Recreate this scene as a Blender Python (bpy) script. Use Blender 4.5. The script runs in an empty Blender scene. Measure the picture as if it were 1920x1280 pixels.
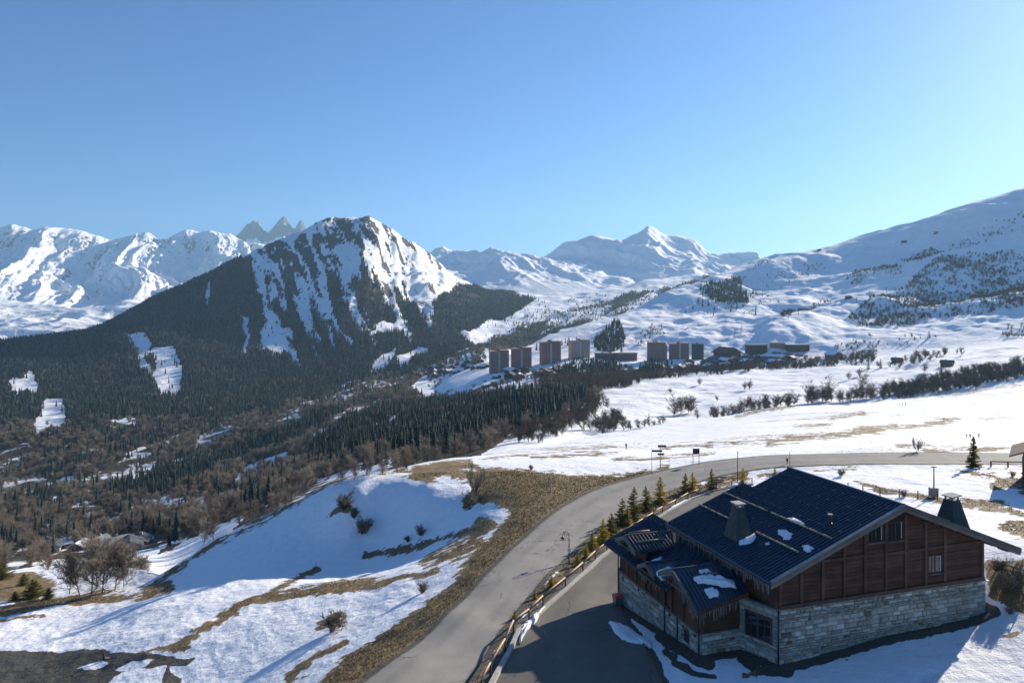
import bpy, math, random
import numpy as np
from mathutils import Vector, Matrix
R = math.radians
random.seed(7); rng = np.random.default_rng(7)
SC = bpy.context.scene
COL = SC.collection
# ------------------------------------------------------------------ camera, sky, sun, exposure
F, CH, HY = 1331.0, 27.0, 578.0            # focal length (px of a 1920 wide picture), camera height, horizon row
cam = bpy.data.cameras.new('camera'); cam_o = bpy.data.objects.new('camera', cam); COL.objects.link(cam_o)
cam.sensor_width = 36; cam.lens = 36 * F / 1920; cam.shift_y = -(640 - HY) / 1920
cam.clip_start = 0.5; cam.clip_end = 60000
cam_o.location = (0, 0, CH); cam_o.rotation_euler = (R(90), 0, 0)
SC.camera = cam_o
HAZE = 4.8e-5
SUN_AZ, SUN_EL = 46.0, 21.0                # degrees to the right of the view axis (+Y), above the horizon
w = bpy.data.worlds.new('World'); SC.world = w; w.use_nodes = True
nt = w.node_tree; sky = nt.nodes.new('ShaderNodeTexSky'); sky.sky_type = 'NISHITA'; sky.sun_disc = False
sky.sun_elevation = R(SUN_EL); sky.sun_rotation = R(SUN_AZ); sky.altitude = 1750; sky.air_density = 1.0; sky.dust_density = 1.1; sky.ozone_density = 8.0
bg = nt.nodes['Background']; bg.inputs['Strength'].default_value = 0.071
hs = nt.nodes.new('ShaderNodeHueSaturation'); hs.inputs['Saturation'].default_value = 1.04; hs.inputs['Hue'].default_value = 0.5
nt.links.new(sky.outputs[0], hs.inputs['Color']); nt.links.new(hs.outputs[0], bg.inputs[0])
sun = bpy.data.lights.new('sun', 'SUN'); sun.energy = 4.6; sun.angle = R(0.53); sun.color = (1.0, 0.90, 0.77)
sun_o = bpy.data.objects.new('sun', sun); COL.objects.link(sun_o)
sd = Vector((math.sin(R(SUN_AZ)) * math.cos(R(SUN_EL)), math.cos(R(SUN_AZ)) * math.cos(R(SUN_EL)), math.sin(R(SUN_EL))))
sun_o.rotation_euler = sd.to_track_quat('Z', 'Y').to_euler()
sun_o.location = (80, 80, 120)
vs = SC.view_settings; vs.view_transform = 'Standard'; vs.look = 'None'; vs.gamma = 1; vs.use_curve_mapping = False; vs.exposure = 1.07
cy = SC.cycles; cy.use_denoising = True; cy.max_bounces = 8; cy.diffuse_bounces = 6; cy.volume_bounces = 0; cy.transparent_max_bounces = 6
cy.caustics_reflective = False; cy.caustics_refractive = False

# ------------------------------------------------------------------ numpy helpers
def _hash(ix, iy, s):
    h = (ix.astype(np.int64) * 374761393 + iy.astype(np.int64) * 668265263 + s * 974634541) & 0x7fffffff
    h = ((h ^ (h >> 13)) * 1274126177) & 0x7fffffff
    return ((h ^ (h >> 16)) & 0xffff) / 65535.0
def noise(x, y, s=0):
    x = np.asarray(x, float); y = np.asarray(y, float)
    ix = np.floor(x); iy = np.floor(y); fx = x - ix; fy = y - iy
    fx = fx * fx * fx * (fx * (fx * 6 - 15) + 10); fy = fy * fy * fy * (fy * (fy * 6 - 15) + 10)
    a = _hash(ix, iy, s); b = _hash(ix + 1, iy, s); c = _hash(ix, iy + 1, s); d = _hash(ix + 1, iy + 1, s)
    return (a + (b - a) * fx + (c - a) * fy + (a - b - c + d) * fx * fy) * 2 - 1
def fbm(x, y, o=5, s=0, g=0.5):
    r = 0; a = 1; t = 0
    for i in range(o):
        ca, sa = math.cos(i * 1.1), math.sin(i * 1.1)
        r = r + a * noise((x * ca - y * sa) * 2 ** i + 17.3 * i, (x * sa + y * ca) * 2 ** i - 9.1 * i, s + i); t += a; a *= g
    return r / t
def ridged(x, y, o=5, s=0, g=0.5):
    r = 0; a = 1; t = 0
    for i in range(o):
        r = r + a * (1 - 2 * np.abs(noise(x * 2 ** i + 3.7 * i, y * 2 ** i + 11.9 * i, s + i))); t += a; a *= g
    return r / t
def sstep(a, b, x):
    t = np.clip((x - a) / (b - a), 0, 1); return t * t * (3 - 2 * t)
def inpoly(px, py, poly):
    px = np.asarray(px); py = np.asarray(py); r = np.zeros(px.shape, bool); n = len(poly)
    for i in range(n):
        x0, y0 = poly[i]; x1, y1 = poly[(i + 1) % n]
        if y0 == y1: continue
        c = ((y0 > py) != (y1 > py)) & (px < (x1 - x0) * (py - y0) / (y1 - y0) + x0); r ^= c
    return r
def dline(px, py, pts, closed=False):
    d = np.full(np.shape(px), 1e9); n = len(pts)
    for i in range(n if closed else n - 1):
        x0, y0 = pts[i]; x1, y1 = pts[(i + 1) % n]; dx, dy = x1 - x0, y1 - y0
        t = np.clip(((px - x0) * dx + (py - y0) * dy) / (dx * dx + dy * dy + 1e-9), 0, 1)
        d = np.minimum(d, np.hypot(px - x0 - t * dx, py - y0 - t * dy))
    return d
def sdist(px, py, poly):            # positive inside
    d = dline(px, py, poly, True); return np.where(inpoly(px, py, poly), d, -d)
def pchip(x, y, xq):                # y may be 2-D (len(x), m): interpolate along axis 0
    x = np.asarray(x, float); y = np.asarray(y, float)
    if y.ndim == 1: return pchip(x, y[:, None], xq)[:, 0]
    h = np.diff(x)[:, None]; d = np.diff(y, axis=0) / h
    m = np.zeros_like(y); m[0] = d[0]; m[-1] = d[-1]
    if len(x) > 2:
        w1 = 2 * h[1:] + h[:-1]; w2 = h[1:] + 2 * h[:-1]
        same = d[1:] * d[:-1] > 0
        with np.errstate(divide='ignore', invalid='ignore'):
            hm = (w1 + w2) / (w1 / d[:-1] + w2 / d[1:])
        m[1:-1] = np.where(same, hm, 0)
    xq = np.asarray(xq, float); k = np.clip(np.searchsorted(x, xq) - 1, 0, len(x) - 2)
    hh = h[k]; t = ((xq - x[k]) / h[k, 0])[:, None]
    return ((1 + 2 * t) * (1 - t) ** 2) * y[k] + t * (1 - t) ** 2 * hh * m[k] + t * t * (3 - 2 * t) * y[k + 1] + t * t * (t - 1) * hh * m[k + 1]

# ------------------------------------------------------------------ blender helpers
def setp(o, label=None, cat=None, group=None, kind=None):
    if label: o['label'] = label
    if cat: o['category'] = cat
    if group: o['group'] = group
    if kind: o['kind'] = kind
    return o
def link(name, data, parent=None):
    o = bpy.data.objects.new(name, data); COL.objects.link(o); o.parent = parent; return o
def empty(name, loc, rz=0, **k):
    o = link(name, None); o.location = loc; o.rotation_euler = (0, 0, rz); o.empty_display_size = 0.3; return setp(o, **k)
def mesh_np(name, V, Fq, mat=None, smooth=False, mats=None, midx=None):
    """V (n,3); Fq (m,3) or (m,4) int array"""
    V = np.ascontiguousarray(V, np.float32); Fq = np.ascontiguousarray(Fq, np.int32)
    me = bpy.data.meshes.new(name); me.vertices.add(len(V)); me.vertices.foreach_set('co', V.ravel())
    k = Fq.shape[1]; me.loops.add(Fq.size); me.loops.foreach_set('vertex_index', Fq.ravel())
    me.polygons.add(len(Fq)); me.polygons.foreach_set('loop_start', np.arange(len(Fq), dtype=np.int32) * k)
    me.polygons.foreach_set('loop_total', np.full(len(Fq), k, np.int32))
    for m in (mats or [mat]): me.materials.append(m)
    if midx is not None: me.polygons.foreach_set('material_index', np.asarray(midx, np.int32))
    if smooth: me.polygons.foreach_set('use_smooth', np.ones(len(Fq), bool))
    me.update(calc_edges=True); return me
def grid_faces(r, c):
    i = np.arange(r - 1)[:, None] * c + np.arange(c - 1)[None]; i = i.ravel()
    return np.stack([i, i + 1, i + c + 1, i + c], 1)
def attr(me, name, val):
    a = me.attributes.new(name, 'FLOAT', 'POINT'); a.data.foreach_set('value', np.ascontiguousarray(val, np.float32).ravel())

class MB:
    """collects polygons; build() makes one mesh object"""
    def __init__(s): s.v = []; s.f = []; s.m = []
    def poly(s, pts, m=0):
        b = len(s.v); s.v += [tuple(p) for p in pts]; s.f.append(tuple(range(b, b + len(pts)))); s.m.append(m)
    def hexa(s, p, m=0):           # 8 points: bottom 4 ccw, top 4 ccw
        b = len(s.v); s.v += [tuple(q) for q in p]
        for f in ((3, 2, 1, 0), (4, 5, 6, 7), (0, 1, 5, 4), (1, 2, 6, 5), (2, 3, 7, 6), (3, 0, 4, 7)):
            s.f.append(tuple(b + i for i in f)); s.m.append(m)
    def box(s, x0, x1, y0, y1, z0, z1, m=0):
        s.hexa([(x0, y0, z0), (x1, y0, z0), (x1, y1, z0), (x0, y1, z0), (x0, y0, z1), (x1, y0, z1), (x1, y1, z1), (x0, y1, z1)], m)
    def prism(s, poly, d, m=0):    # extrude a polygon (3d points) along vector d
        n = len(poly); b = len(s.v); d = Vector(d)
        s.v += [tuple(p) for p in poly] + [tuple(Vector(p) + d) for p in poly]
        s.f.append(tuple(range(b + n - 1, b - 1, -1))); s.m.append(m); s.f.append(tuple(range(b + n, b + 2 * n))); s.m.append(m)
        for i in range(n):
            j = (i + 1) % n; s.f.append((b + i, b + j, b + n + j, b + n + i)); s.m.append(m)
    def tube(s, p0, p1, r0, r1=None, n=6, m=0, caps=True):
        r1 = r0 if r1 is None else r1; p0 = Vector(p0); p1 = Vector(p1); d = (p1 - p0)
        if d.length < 1e-6: return
        d.normalize(); u = d.orthogonal().normalized(); v = d.cross(u); b = len(s.v)
        for p, r in ((p0, r0), (p1, r1)):
            for i in range(n):
                a = 2 * math.pi * i / n; s.v.append(tuple(p + u * (r * math.cos(a)) + v * (r * math.sin(a))))
        for i in range(n):
            j = (i + 1) % n; s.f.append((b + i, b + j, b + n + j, b + n + i)); s.m.append(m)
        if caps:
            s.f.append(tuple(range(b + n - 1, b - 1, -1))); s.m.append(m); s.f.append(tuple(range(b + n, b + 2 * n))); s.m.append(m)
    def path(s, pts, r, n=6, m=0):
        for a, b in zip(pts[:-1], pts[1:]): s.tube(a, b, r, n=n, m=m)
    def mesh(s, name, mats):
        me = bpy.data.meshes.new(name); me.from_pydata(s.v, [], s.f)
        for m in (mats if isinstance(mats, (list, tuple)) else [mats]): me.materials.append(m)
        me.polygons.foreach_set('material_index', s.m); me.update(); return me
    def build(s, name, mats, parent=None, smooth=False, **k):
        me = s.mesh(name, mats)
        if smooth: me.polygons.foreach_set('use_smooth', [True] * len(me.polygons))
        return setp(link(name, me, parent), **k)

# ------------------------------------------------------------------ materials
class NB:
    def __init__(s, name):
        s.mat = bpy.data.materials.new(name); s.mat.use_nodes = True; s.t = s.mat.node_tree; s.b = s.t.nodes['Principled BSDF']
        s.b.inputs['Roughness'].default_value = 0.85; s.b.inputs['Specular IOR Level'].default_value = 0.25
    def n(s, ty, **k):
        o = s.t.nodes.new(ty)
        for a, v in k.items(): setattr(o, a, v)
        return o
    def L(s, a, b): s.t.links.new(a, b)
    def val(s, x, sock):
        if hasattr(x, 'links') or isinstance(x, bpy.types.NodeSocket): s.L(x, sock)
        else: sock.default_value = x
    def math(s, op, a, b=0.0, c=0.0, clamp=False):
        o = s.n('ShaderNodeMath', operation=op, use_clamp=clamp)
        for i, x in enumerate((a, b, c)): s.val(x, o.inputs[i])
        return o.outputs[0]
    def coord(s, scale=(1, 1, 1), obj=False, rot=(0, 0, 0)):
        if obj: c = s.n('ShaderNodeTexCoord').outputs['Object']
        else: c = s.n('ShaderNodeNewGeometry').outputs['Position']
        m = s.n('ShaderNodeMapping'); m.inputs['Scale'].default_value = scale; m.inputs['Rotation'].default_value = rot; s.L(c, m.inputs['Vector']); return m.outputs[0]
    def noise(s, vec, scale, detail=6, rough=0.55, dist=0.0):
        o = s.n('ShaderNodeTexNoise'); s.L(vec, o.inputs['Vector']); o.inputs['Scale'].default_value = scale; o.inputs['Detail'].default_value = detail
        o.inputs['Roughness'].default_value = rough; o.inputs['Distortion'].default_value = dist; return o.outputs['Fac']
    def ramp(s, fac, stops, interp='LINEAR'):
        o = s.n('ShaderNodeValToRGB'); e = o.color_ramp.elements; o.color_ramp.interpolation = interp
        while len(e) < len(stops): e.new(0.5)
        for q, (p, c) in zip(e, stops): q.position = p; q.color = (*c, 1) if len(c) == 3 else c
        s.L(fac, o.inputs[0]); return o.outputs[0]
    def mix(s, f, a, b):
        o = s.n('ShaderNodeMix', data_type='RGBA'); s.val(f, o.inputs[0])
        for x, i in ((a, 6), (b, 7)):
            if isinstance(x, tuple): o.inputs[i].default_value = (*x, 1)
            else: s.L(x, o.inputs[i])
        return o.outputs[2]
    def thr(s, x, lo, hi):
        o = s.n('ShaderNodeMapRange', interpolation_type='SMOOTHSTEP'); s.L(x, o.inputs[0]); o.inputs[1].default_value = lo; o.inputs[2].default_value = hi; return o.outputs[0]
    def attr(s, name): o = s.n('ShaderNodeAttribute'); o.attribute_name = name; return o.outputs['Fac']
    def bump(s, h, strength, dist):
        o = s.n('ShaderNodeBump'); s.L(h, o.inputs['Height']); s.val(strength, o.inputs['Strength']); o.inputs['Distance'].default_value = dist; s.L(o.outputs[0], s.b.inputs['Normal'])
    def col(s, c):
        if isinstance(c, tuple): s.b.inputs['Base Color'].default_value = (*c, 1)
        else: s.L(c, s.b.inputs['Base Color'])
        return s
    def set(s, **k):
        for a, v in k.items(): s.b.inputs[a.replace('_', ' ')].default_value = v
        return s
def mottled(name, c1, c2, scale=3.0, rough=0.8, bump=0.0, obj=True, stretch=(1, 1, 1), rnd=0.0, metal=0.0, spec=0.25, det=5):
    m = NB(name); v = m.coord(stretch, obj=obj); f = m.noise(v, scale, det, 0.6)
    c = m.ramp(f, [(0.3, c1), (0.7, c2)])
    if rnd:
        oi = m.n('ShaderNodeObjectInfo').outputs['Random']; h = m.n('ShaderNodeHueSaturation'); m.L(c, h.inputs['Color'])
        m.L(m.math('MULTIPLY_ADD', oi, rnd * 2, 1 - rnd), h.inputs['Value']); c = h.outputs[0]
    m.col(c); m.set(Roughness=rough, Metallic=metal, Specular_IOR_Level=spec)
    if bump: m.bump(f, 0.6, bump)
    return m.mat

def leafy(name, c1, c2, scale, rnd, tr=0.35):
    m = NB(name); f = m.noise(m.coord(), scale, 4, 0.6); c = m.ramp(f, [(0.3, c1), (0.7, c2)]); oi = m.n('ShaderNodeObjectInfo').outputs['Random']; h = m.n('ShaderNodeHueSaturation'); m.L(c, h.inputs['Color']); m.L(m.math('MULTIPLY_ADD', oi, rnd * 2, 1 - rnd), h.inputs['Value']); m.col(h.outputs[0]); m.set(Roughness=0.8)
    t = m.n('ShaderNodeBsdfTranslucent'); m.L(h.outputs[0], t.inputs[0]); mx = m.n('ShaderNodeMixShader'); mx.inputs[0].default_value = tr; m.L(m.b.outputs[0], mx.inputs[1]); m.L(t.outputs[0], mx.inputs[2]); out = [n for n in m.t.nodes if n.type == 'OUTPUT_MATERIAL'][0]; m.L(mx.outputs[0], out.inputs['Surface']); return m.mat
def make_ground_mat():
    m = NB('ground_cover'); p = m.coord(); ps = m.coord((0.35, 1.0, 1.0), rot=(0, 0, R(35)))
    big = m.noise(p, 0.12, 4); mid = m.noise(p, 0.9, 8, 0.62); fine = m.noise(p, 6.0, 6, 0.65); streak = m.noise(ps, 0.55, 7, 0.6)
    g = m.attr('grass'); gr = m.attr('gravel')
    gm = m.math('ADD', g, m.math('MULTIPLY', m.math('SUBTRACT', mid, 0.5), 3.0))
    gm = m.math('ADD', gm, m.math('MULTIPLY', m.math('SUBTRACT', streak, 0.5), 2.6))
    gm = m.math('ADD', gm, m.math('MULTIPLY', m.math('SUBTRACT', fine, 0.5), 0.9))
    gm = m.thr(gm, -0.06, 0.10)
    grass = m.mix(m.thr(fine, 0.38, 0.66), m.ramp(mid, [(0.25, (0.06, 0.043, 0.024)), (0.5, (0.17, 0.12, 0.06)), (0.78, (0.30, 0.215, 0.105))]), m.ramp(streak, [(0.3, (0.22, 0.16, 0.08)), (0.7, (0.36, 0.265, 0.13))]))
    grass = m.mix(m.thr(big, 0.56, 0.72), grass, m.ramp(fine, [(0.35, (0.035, 0.034, 0.018)), (0.7, (0.12, 0.105, 0.05))]))
    snow = m.ramp(mid, [(0.2, (0.80, 0.81, 0.83)), (0.7, (0.9, 0.905, 0.91))])
    c = m.mix(gm, snow, grass)
    gravel = m.ramp(fine, [(0.3, (0.045, 0.042, 0.034)), (0.55, (0.10, 0.093, 0.073)), (0.75, (0.17, 0.16, 0.13))])
    grm = m.thr(m.math('ADD', gr, m.math('MULTIPLY', m.math('SUBTRACT', mid, 0.5), 1.2)), -0.05, 0.1)
    c = m.mix(grm, c, gravel); m.col(c)
    h = m.math('ADD', m.math('MULTIPLY', mid, 0.35), m.math('MULTIPLY', fine, m.math('MULTIPLY_ADD', gm, 0.22, 0.06)))
    h = m.math('ADD', h, m.math('MULTIPLY', streak, 0.35)); h = m.math('SUBTRACT', h, m.math('MULTIPLY', gm, 0.12))
    m.bump(h, 0.85, 0.8); m.set(Roughness=0.8, Specular_IOR_Level=0.2); return m.mat
def make_alpine_mat():
    m = NB('alpine_snow_rock'); p = m.coord()
    n1 = m.noise(p, 0.004, 8, 0.6); n2 = m.noise(p, 0.03, 8, 0.62); n3 = m.noise(m.coord((1, 1, 0.25)), 0.012, 9, 0.68)
    rk = m.math('ADD', m.attr('rock'), m.math('MULTIPLY', m.math('SUBTRACT', n3, 0.5), 2.2)); rk = m.thr(m.math('ADD', rk, m.math('MULTIPLY', m.math('SUBTRACT', n2, 0.5), 1.2)), 0.0, 0.14)
    ff = m.math('ADD', m.attr('floor'), m.math('MULTIPLY', m.math('SUBTRACT', n2, 0.5), 2.0)); ff = m.thr(ff, 0.0, 0.2)
    rock = m.ramp(n2, [(0.3, (0.035, 0.033, 0.034)), (0.7, (0.12, 0.108, 0.10))])
    floor = m.ramp(n2, [(0.3, (0.03, 0.026, 0.018)), (0.7, (0.10, 0.08, 0.055))])
    snow = m.ramp(n2, [(0.2, (0.84, 0.845, 0.85)), (0.7, (0.91, 0.912, 0.915))])
    c = m.mix(rk, m.mix(ff, snow, floor), rock); m.col(c); m.set(Roughness=0.85, Specular_IOR_Level=0.15)
    m.bump(m.math('ADD', n3, m.math('MULTIPLY', n2, 0.5)), 0.6, 9.0); return m.mat
def make_asphalt(name, c1, c2, c3):
    m = NB(name); p = m.coord(); a = m.noise(p, 0.25, 6, 0.6); b = m.noise(p, 9, 5, 0.7)
    v = m.n('ShaderNodeTexVoronoi', feature='DISTANCE_TO_EDGE'); v.inputs['Scale'].default_value = 0.16
    wv = m.n('ShaderNodeVectorMath', operation='ADD'); m.L(p, wv.inputs[0]); nn = m.n('ShaderNodeTexNoise'); nn.inputs['Scale'].default_value = 0.5; m.L(p, nn.inputs['Vector'])
    sc = m.n('ShaderNodeVectorMath', operation='SCALE'); m.L(nn.outputs['Color'], sc.inputs[0]); sc.inputs['Scale'].default_value = 3.0; m.L(sc.outputs[0], wv.inputs[1]); m.L(wv.outputs[0], v.inputs['Vector'])
    crack = m.math('MULTIPLY', m.math('SUBTRACT', 1.0, m.thr(v.outputs['Distance'], 0.003, 0.011)), m.thr(m.noise(p, 0.09, 3), 0.5, 0.62))
    c = m.mix(m.thr(b, 0.35, 0.7), m.ramp(a, [(0.3, c1), (0.7, c2)]), c3); c = m.mix(m.math('MULTIPLY', crack, 0.75), c, (0.03, 0.03, 0.028)); ln = m.attr('lane'); tr = m.math('ABSOLUTE', m.math('SUBTRACT', m.math('ABSOLUTE', m.math('SUBTRACT', ln, 0.5)), 0.22)); c = m.mix(m.math('MULTIPLY', m.math('SUBTRACT', 1.0, m.thr(tr, 0.02, 0.13)), m.math('MULTIPLY', m.thr(m.noise(m.coord((1, .2, 1), rot=(0, 0, R(-20))), .5, 4), .35, .65), 0.35)), c, tuple(x * .62 for x in c1)); eg_ = m.thr(m.math('ADD', m.math('ABSOLUTE', m.math('SUBTRACT', ln, 0.5)), m.math('MULTIPLY', m.math('SUBTRACT', m.noise(p, 1.3, 5), .5), .16)), .455, .5); c = m.mix(m.math('MULTIPLY', eg_, .7), c, (0.16, 0.13, 0.09)); m.col(c)
    m.bump(b, 0.35, 0.03); m.set(Roughness=0.85); return m.mat
def make_wood(name, c1, c2, c3, scale=1.0, rough=0.75, rnd=0.25):
    m = NB(name); v = m.coord((1.2 * scale, 1.2 * scale, 12 * scale), obj=False); g = m.noise(v, 1.0, 6, 0.65, 0.4); b = m.noise(m.coord(), 0.7, 4)
    c = m.mix(m.thr(b, 0.35, 0.7), m.ramp(g, [(0.3, c1), (0.7, c2)]), m.ramp(g, [(0.3, c2), (0.7, c3)]))
    oi = m.n('ShaderNodeObjectInfo').outputs['Random']; h = m.n('ShaderNodeHueSaturation'); m.L(c, h.inputs['Color']); m.L(m.math('MULTIPLY_ADD', oi, rnd * 2, 1 - rnd), h.inputs['Value'])
    m.col(h.outputs[0]); m.bump(g, 0.4, 0.02); m.set(Roughness=rough); return m.mat
M = {}
M['ground'] = make_ground_mat(); M['alpine'] = make_alpine_mat()
M['road'] = make_asphalt('road_asphalt', (0.19, 0.178, 0.157), (0.32, 0.30, 0.265), (0.26, 0.245, 0.215))
M['drive'] = make_asphalt('driveway_asphalt', (0.11, 0.10, 0.085), (0.19, 0.175, 0.145), (0.14, 0.13, 0.11))
M['snow'] = mottled('snow_pile', (0.78, 0.8, 0.83), (0.9, 0.9, 0.91), 4, 0.7, 0.06)
M['clad'] = make_wood('stained_boards', (0.052, 0.023, 0.014), (0.098, 0.042, 0.026), (0.138, 0.063, 0.04))
M['post'] = make_wood('stained_posts', (0.08, 0.041, 0.026), (0.125, 0.065, 0.042), (0.16, 0.088, 0.06))
M['grey_wood'] = make_wood('weathered_wood', (0.10, 0.085, 0.07), (0.17, 0.145, 0.12), (0.22, 0.19, 0.16), 1.5)
M['chim_wood'] = mottled('chimney_boards', (0.05, 0.05, 0.053), (0.135, 0.13, 0.125), 2.0, 0.8, 0.02, obj=True, stretch=(6, 6, 0.5))
M['log'] = mottled('barkless_log', (0.28, 0.22, 0.16), (0.42, 0.35, 0.27), 3, 0.7, 0.01)
M['rail_wood'] = mottled('rail_wood', (0.36, 0.23, 0.15), (0.5, 0.36, 0.26), 3, 0.7, 0.01)
M['roof'] = mottled('dark_metal_roof', (0.014, 0.036, 0.062), (0.026, 0.056, 0.09), 0.8, 0.38, obj=False, spec=0.5)
M['metal_dark'] = mottled('dark_metal', (0.012, 0.014, 0.016), (0.02, 0.022, 0.026), 2, 0.5, spec=0.5)
M['metal_grey'] = mottled('grey_metal', (0.22, 0.22, 0.22), (0.32, 0.32, 0.31), 2, 0.45, metal=0.6)
M['slab'] = mottled('stone_slab', (0.3, 0.28, 0.25), (0.42, 0.4, 0.36), 3, 0.8)
M['mortar'] = mottled('mortar', (0.20, 0.19, 0.17), (0.29, 0.275, 0.245), 3, 0.9, 0.01)
for i, (a, b) in enumerate([((0.27, 0.24, 0.19), (0.42, 0.37, 0.30)), ((0.34, 0.30, 0.24), (0.5, 0.45, 0.365)), ((0.43, 0.39, 0.32), (0.6, 0.55, 0.455)), ((0.3, 0.255, 0.205), (0.44, 0.385, 0.31)), ((0.15, 0.095, 0.07), (0.26, 0.18, 0.14))]):
    M['stone%d' % i] = mottled('wall_stone', a, b, 4, 0.85, 0.015, rnd=0.25)
M['glass'] = NB('window_glass').col((0.01, 0.014, 0.02)).set(Roughness=0.03, Specular_IOR_Level=1.0).mat
M['bulb'] = mottled('light_wire', (0.28, 0.25, 0.22), (0.42, 0.38, 0.34), 5, 0.5)
M['concrete'] = mottled('concrete', (0.33, 0.31, 0.27), (0.46, 0.44, 0.39), 2, 0.85, 0.01)
M['red'] = mottled('red_plastic', (0.75, 0.06, 0.03), (0.85, 0.09, 0.05), 2, 0.45)
M['white'] = mottled('white_paint', (0.6, 0.6, 0.58), (0.75, 0.75, 0.73), 2, 0.6)
M['needles'] = leafy('spruce_needles', (0.085, 0.085, 0.022), (0.22, 0.2, 0.05), 1.1, .25, .5)
M['needles_y'] = leafy('yellowish_spruce_needles', (0.22, 0.175, 0.025), (0.45, 0.34, 0.055), 1.6, .2, .5)
M['needles_far'] = mottled('forest_needles', (0.007, 0.018, 0.018), (0.019, 0.036, 0.032), 0.05, 0.9, rnd=0.35, obj=False)
M['bark'] = mottled('bark', (0.05, 0.038, 0.028), (0.11, 0.085, 0.065), 3, 0.9)
M['twig'] = mottled('bare_twigs', (0.15, 0.125, 0.095), (0.28, 0.235, 0.18), 0.06, 0.9, rnd=0.35, obj=False)
M['larch'] = mottled('bare_larch', (0.08, 0.065, 0.042), (0.14, 0.11, 0.07), 0.06, 0.9, rnd=0.3, obj=False)
M['birch'] = mottled('birch_bark', (0.32, 0.28, 0.24), (0.5, 0.46, 0.4), 4, 0.8)
M['twig_dark'] = mottled('hedge_twigs', (0.05, 0.035, 0.028), (0.10, 0.075, 0.06), 0.2, 0.9, rnd=0.3, obj=False)
M['shrub_green'] = leafy('broom_leaves', (0.07, 0.08, 0.016), (0.2, 0.18, 0.04), 1.0, .2)
M['tuft'] = mottled('dry_grass', (0.15, 0.105, 0.05), (0.40, 0.30, 0.15), 0.5, 0.9, obj=False)
M['brick'] = mottled('tower_cladding', (0.48, 0.26, 0.19), (0.56, 0.33, 0.25), 0.03, 0.8, obj=False)
M['brick_d'] = mottled('tower_cladding_dark', (0.24, 0.125, 0.10), (0.31, 0.17, 0.14), 0.03, 0.8, obj=False)
M['pale'] = mottled('tower_pale_panel', (0.5, 0.44, 0.40), (0.6, 0.55, 0.5), 0.05, 0.7, obj=False)
M['timber_far'] = mottled('house_timber', (0.06, 0.035, 0.025), (0.13, 0.08, 0.055), 0.2, 0.85, obj=False, rnd=0.3)
M['render_far'] = mottled('house_render', (0.3, 0.26, 0.22), (0.45, 0.4, 0.34), 0.2, 0.85, obj=False)
M['roof_far'] = mottled('house_roof', (0.05, 0.055, 0.06), (0.11, 0.12, 0.13), 0.3, 0.6, obj=False)
M['roof_green'] = mottled('house_roof_green', (0.2, 0.24, 0.22), (0.3, 0.34, 0.31), 0.3, 0.5, obj=False)
M['lamp_glass'] = mottled('lantern_glass', (0.25, 0.25, 0.24), (0.4, 0.4, 0.38), 5, 0.25)
M['cloth'] = mottled('dark_jacket', (0.012, 0.014, 0.03), (0.03, 0.03, 0.05), 5, 0.8, rnd=0.3)
M['skin'] = mottled('skin', (0.42, 0.26, 0.19), (0.5, 0.32, 0.24), 5, 0.6)
# ------------------------------------------------------------------ the land: measured points -> surfaces
TH = R(17.1); O2 = np.array([(1460 - 960) / F * 54, 54.0]); EG = np.array([math.cos(TH), math.sin(TH)]); ER = np.array([-math.sin(TH), math.cos(TH)])
def loc2w(a, b): p = O2 + a * EG + b * ER; return float(p[0]), float(p[1])
def pix(X, Y, Z): return 960 + F * X / Y, HY - F * (Z - CH) / Y
def zat(py, D): return CH + (HY - py) / F * D
road_L = [(600, 1345, -.3), (680, 1280, -.5), (745, 1232, -.7), (840, 1150, -1), (905, 1085, -1.2), (960, 1030, -1.4), (1010, 985, -1.6), (1070, 942, -1.8), (1150, 907, -2), (1250, 881, -2), (1340, 864, -1.8), (1450, 853, -1.4), (1600, 849, -.6), (1750, 848, 0), (1920, 850, .4), (2300, 853, .8)]
road_R = [(820, 1345, -.3), (872, 1280, -.5), (908, 1228, -.7), (950, 1168, -1), (1003, 1103, -1.2), (1052, 1054, -1.4), (1100, 1010, -1.6), (1155, 972, -1.8), (1212, 938, -2), (1290, 908, -2), (1365, 888, -1.8), (1460, 875, -1.4), (1600, 870, -.6), (1750, 870, 0), (1920, 870, .4), (2300, 872, .8)]
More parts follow.
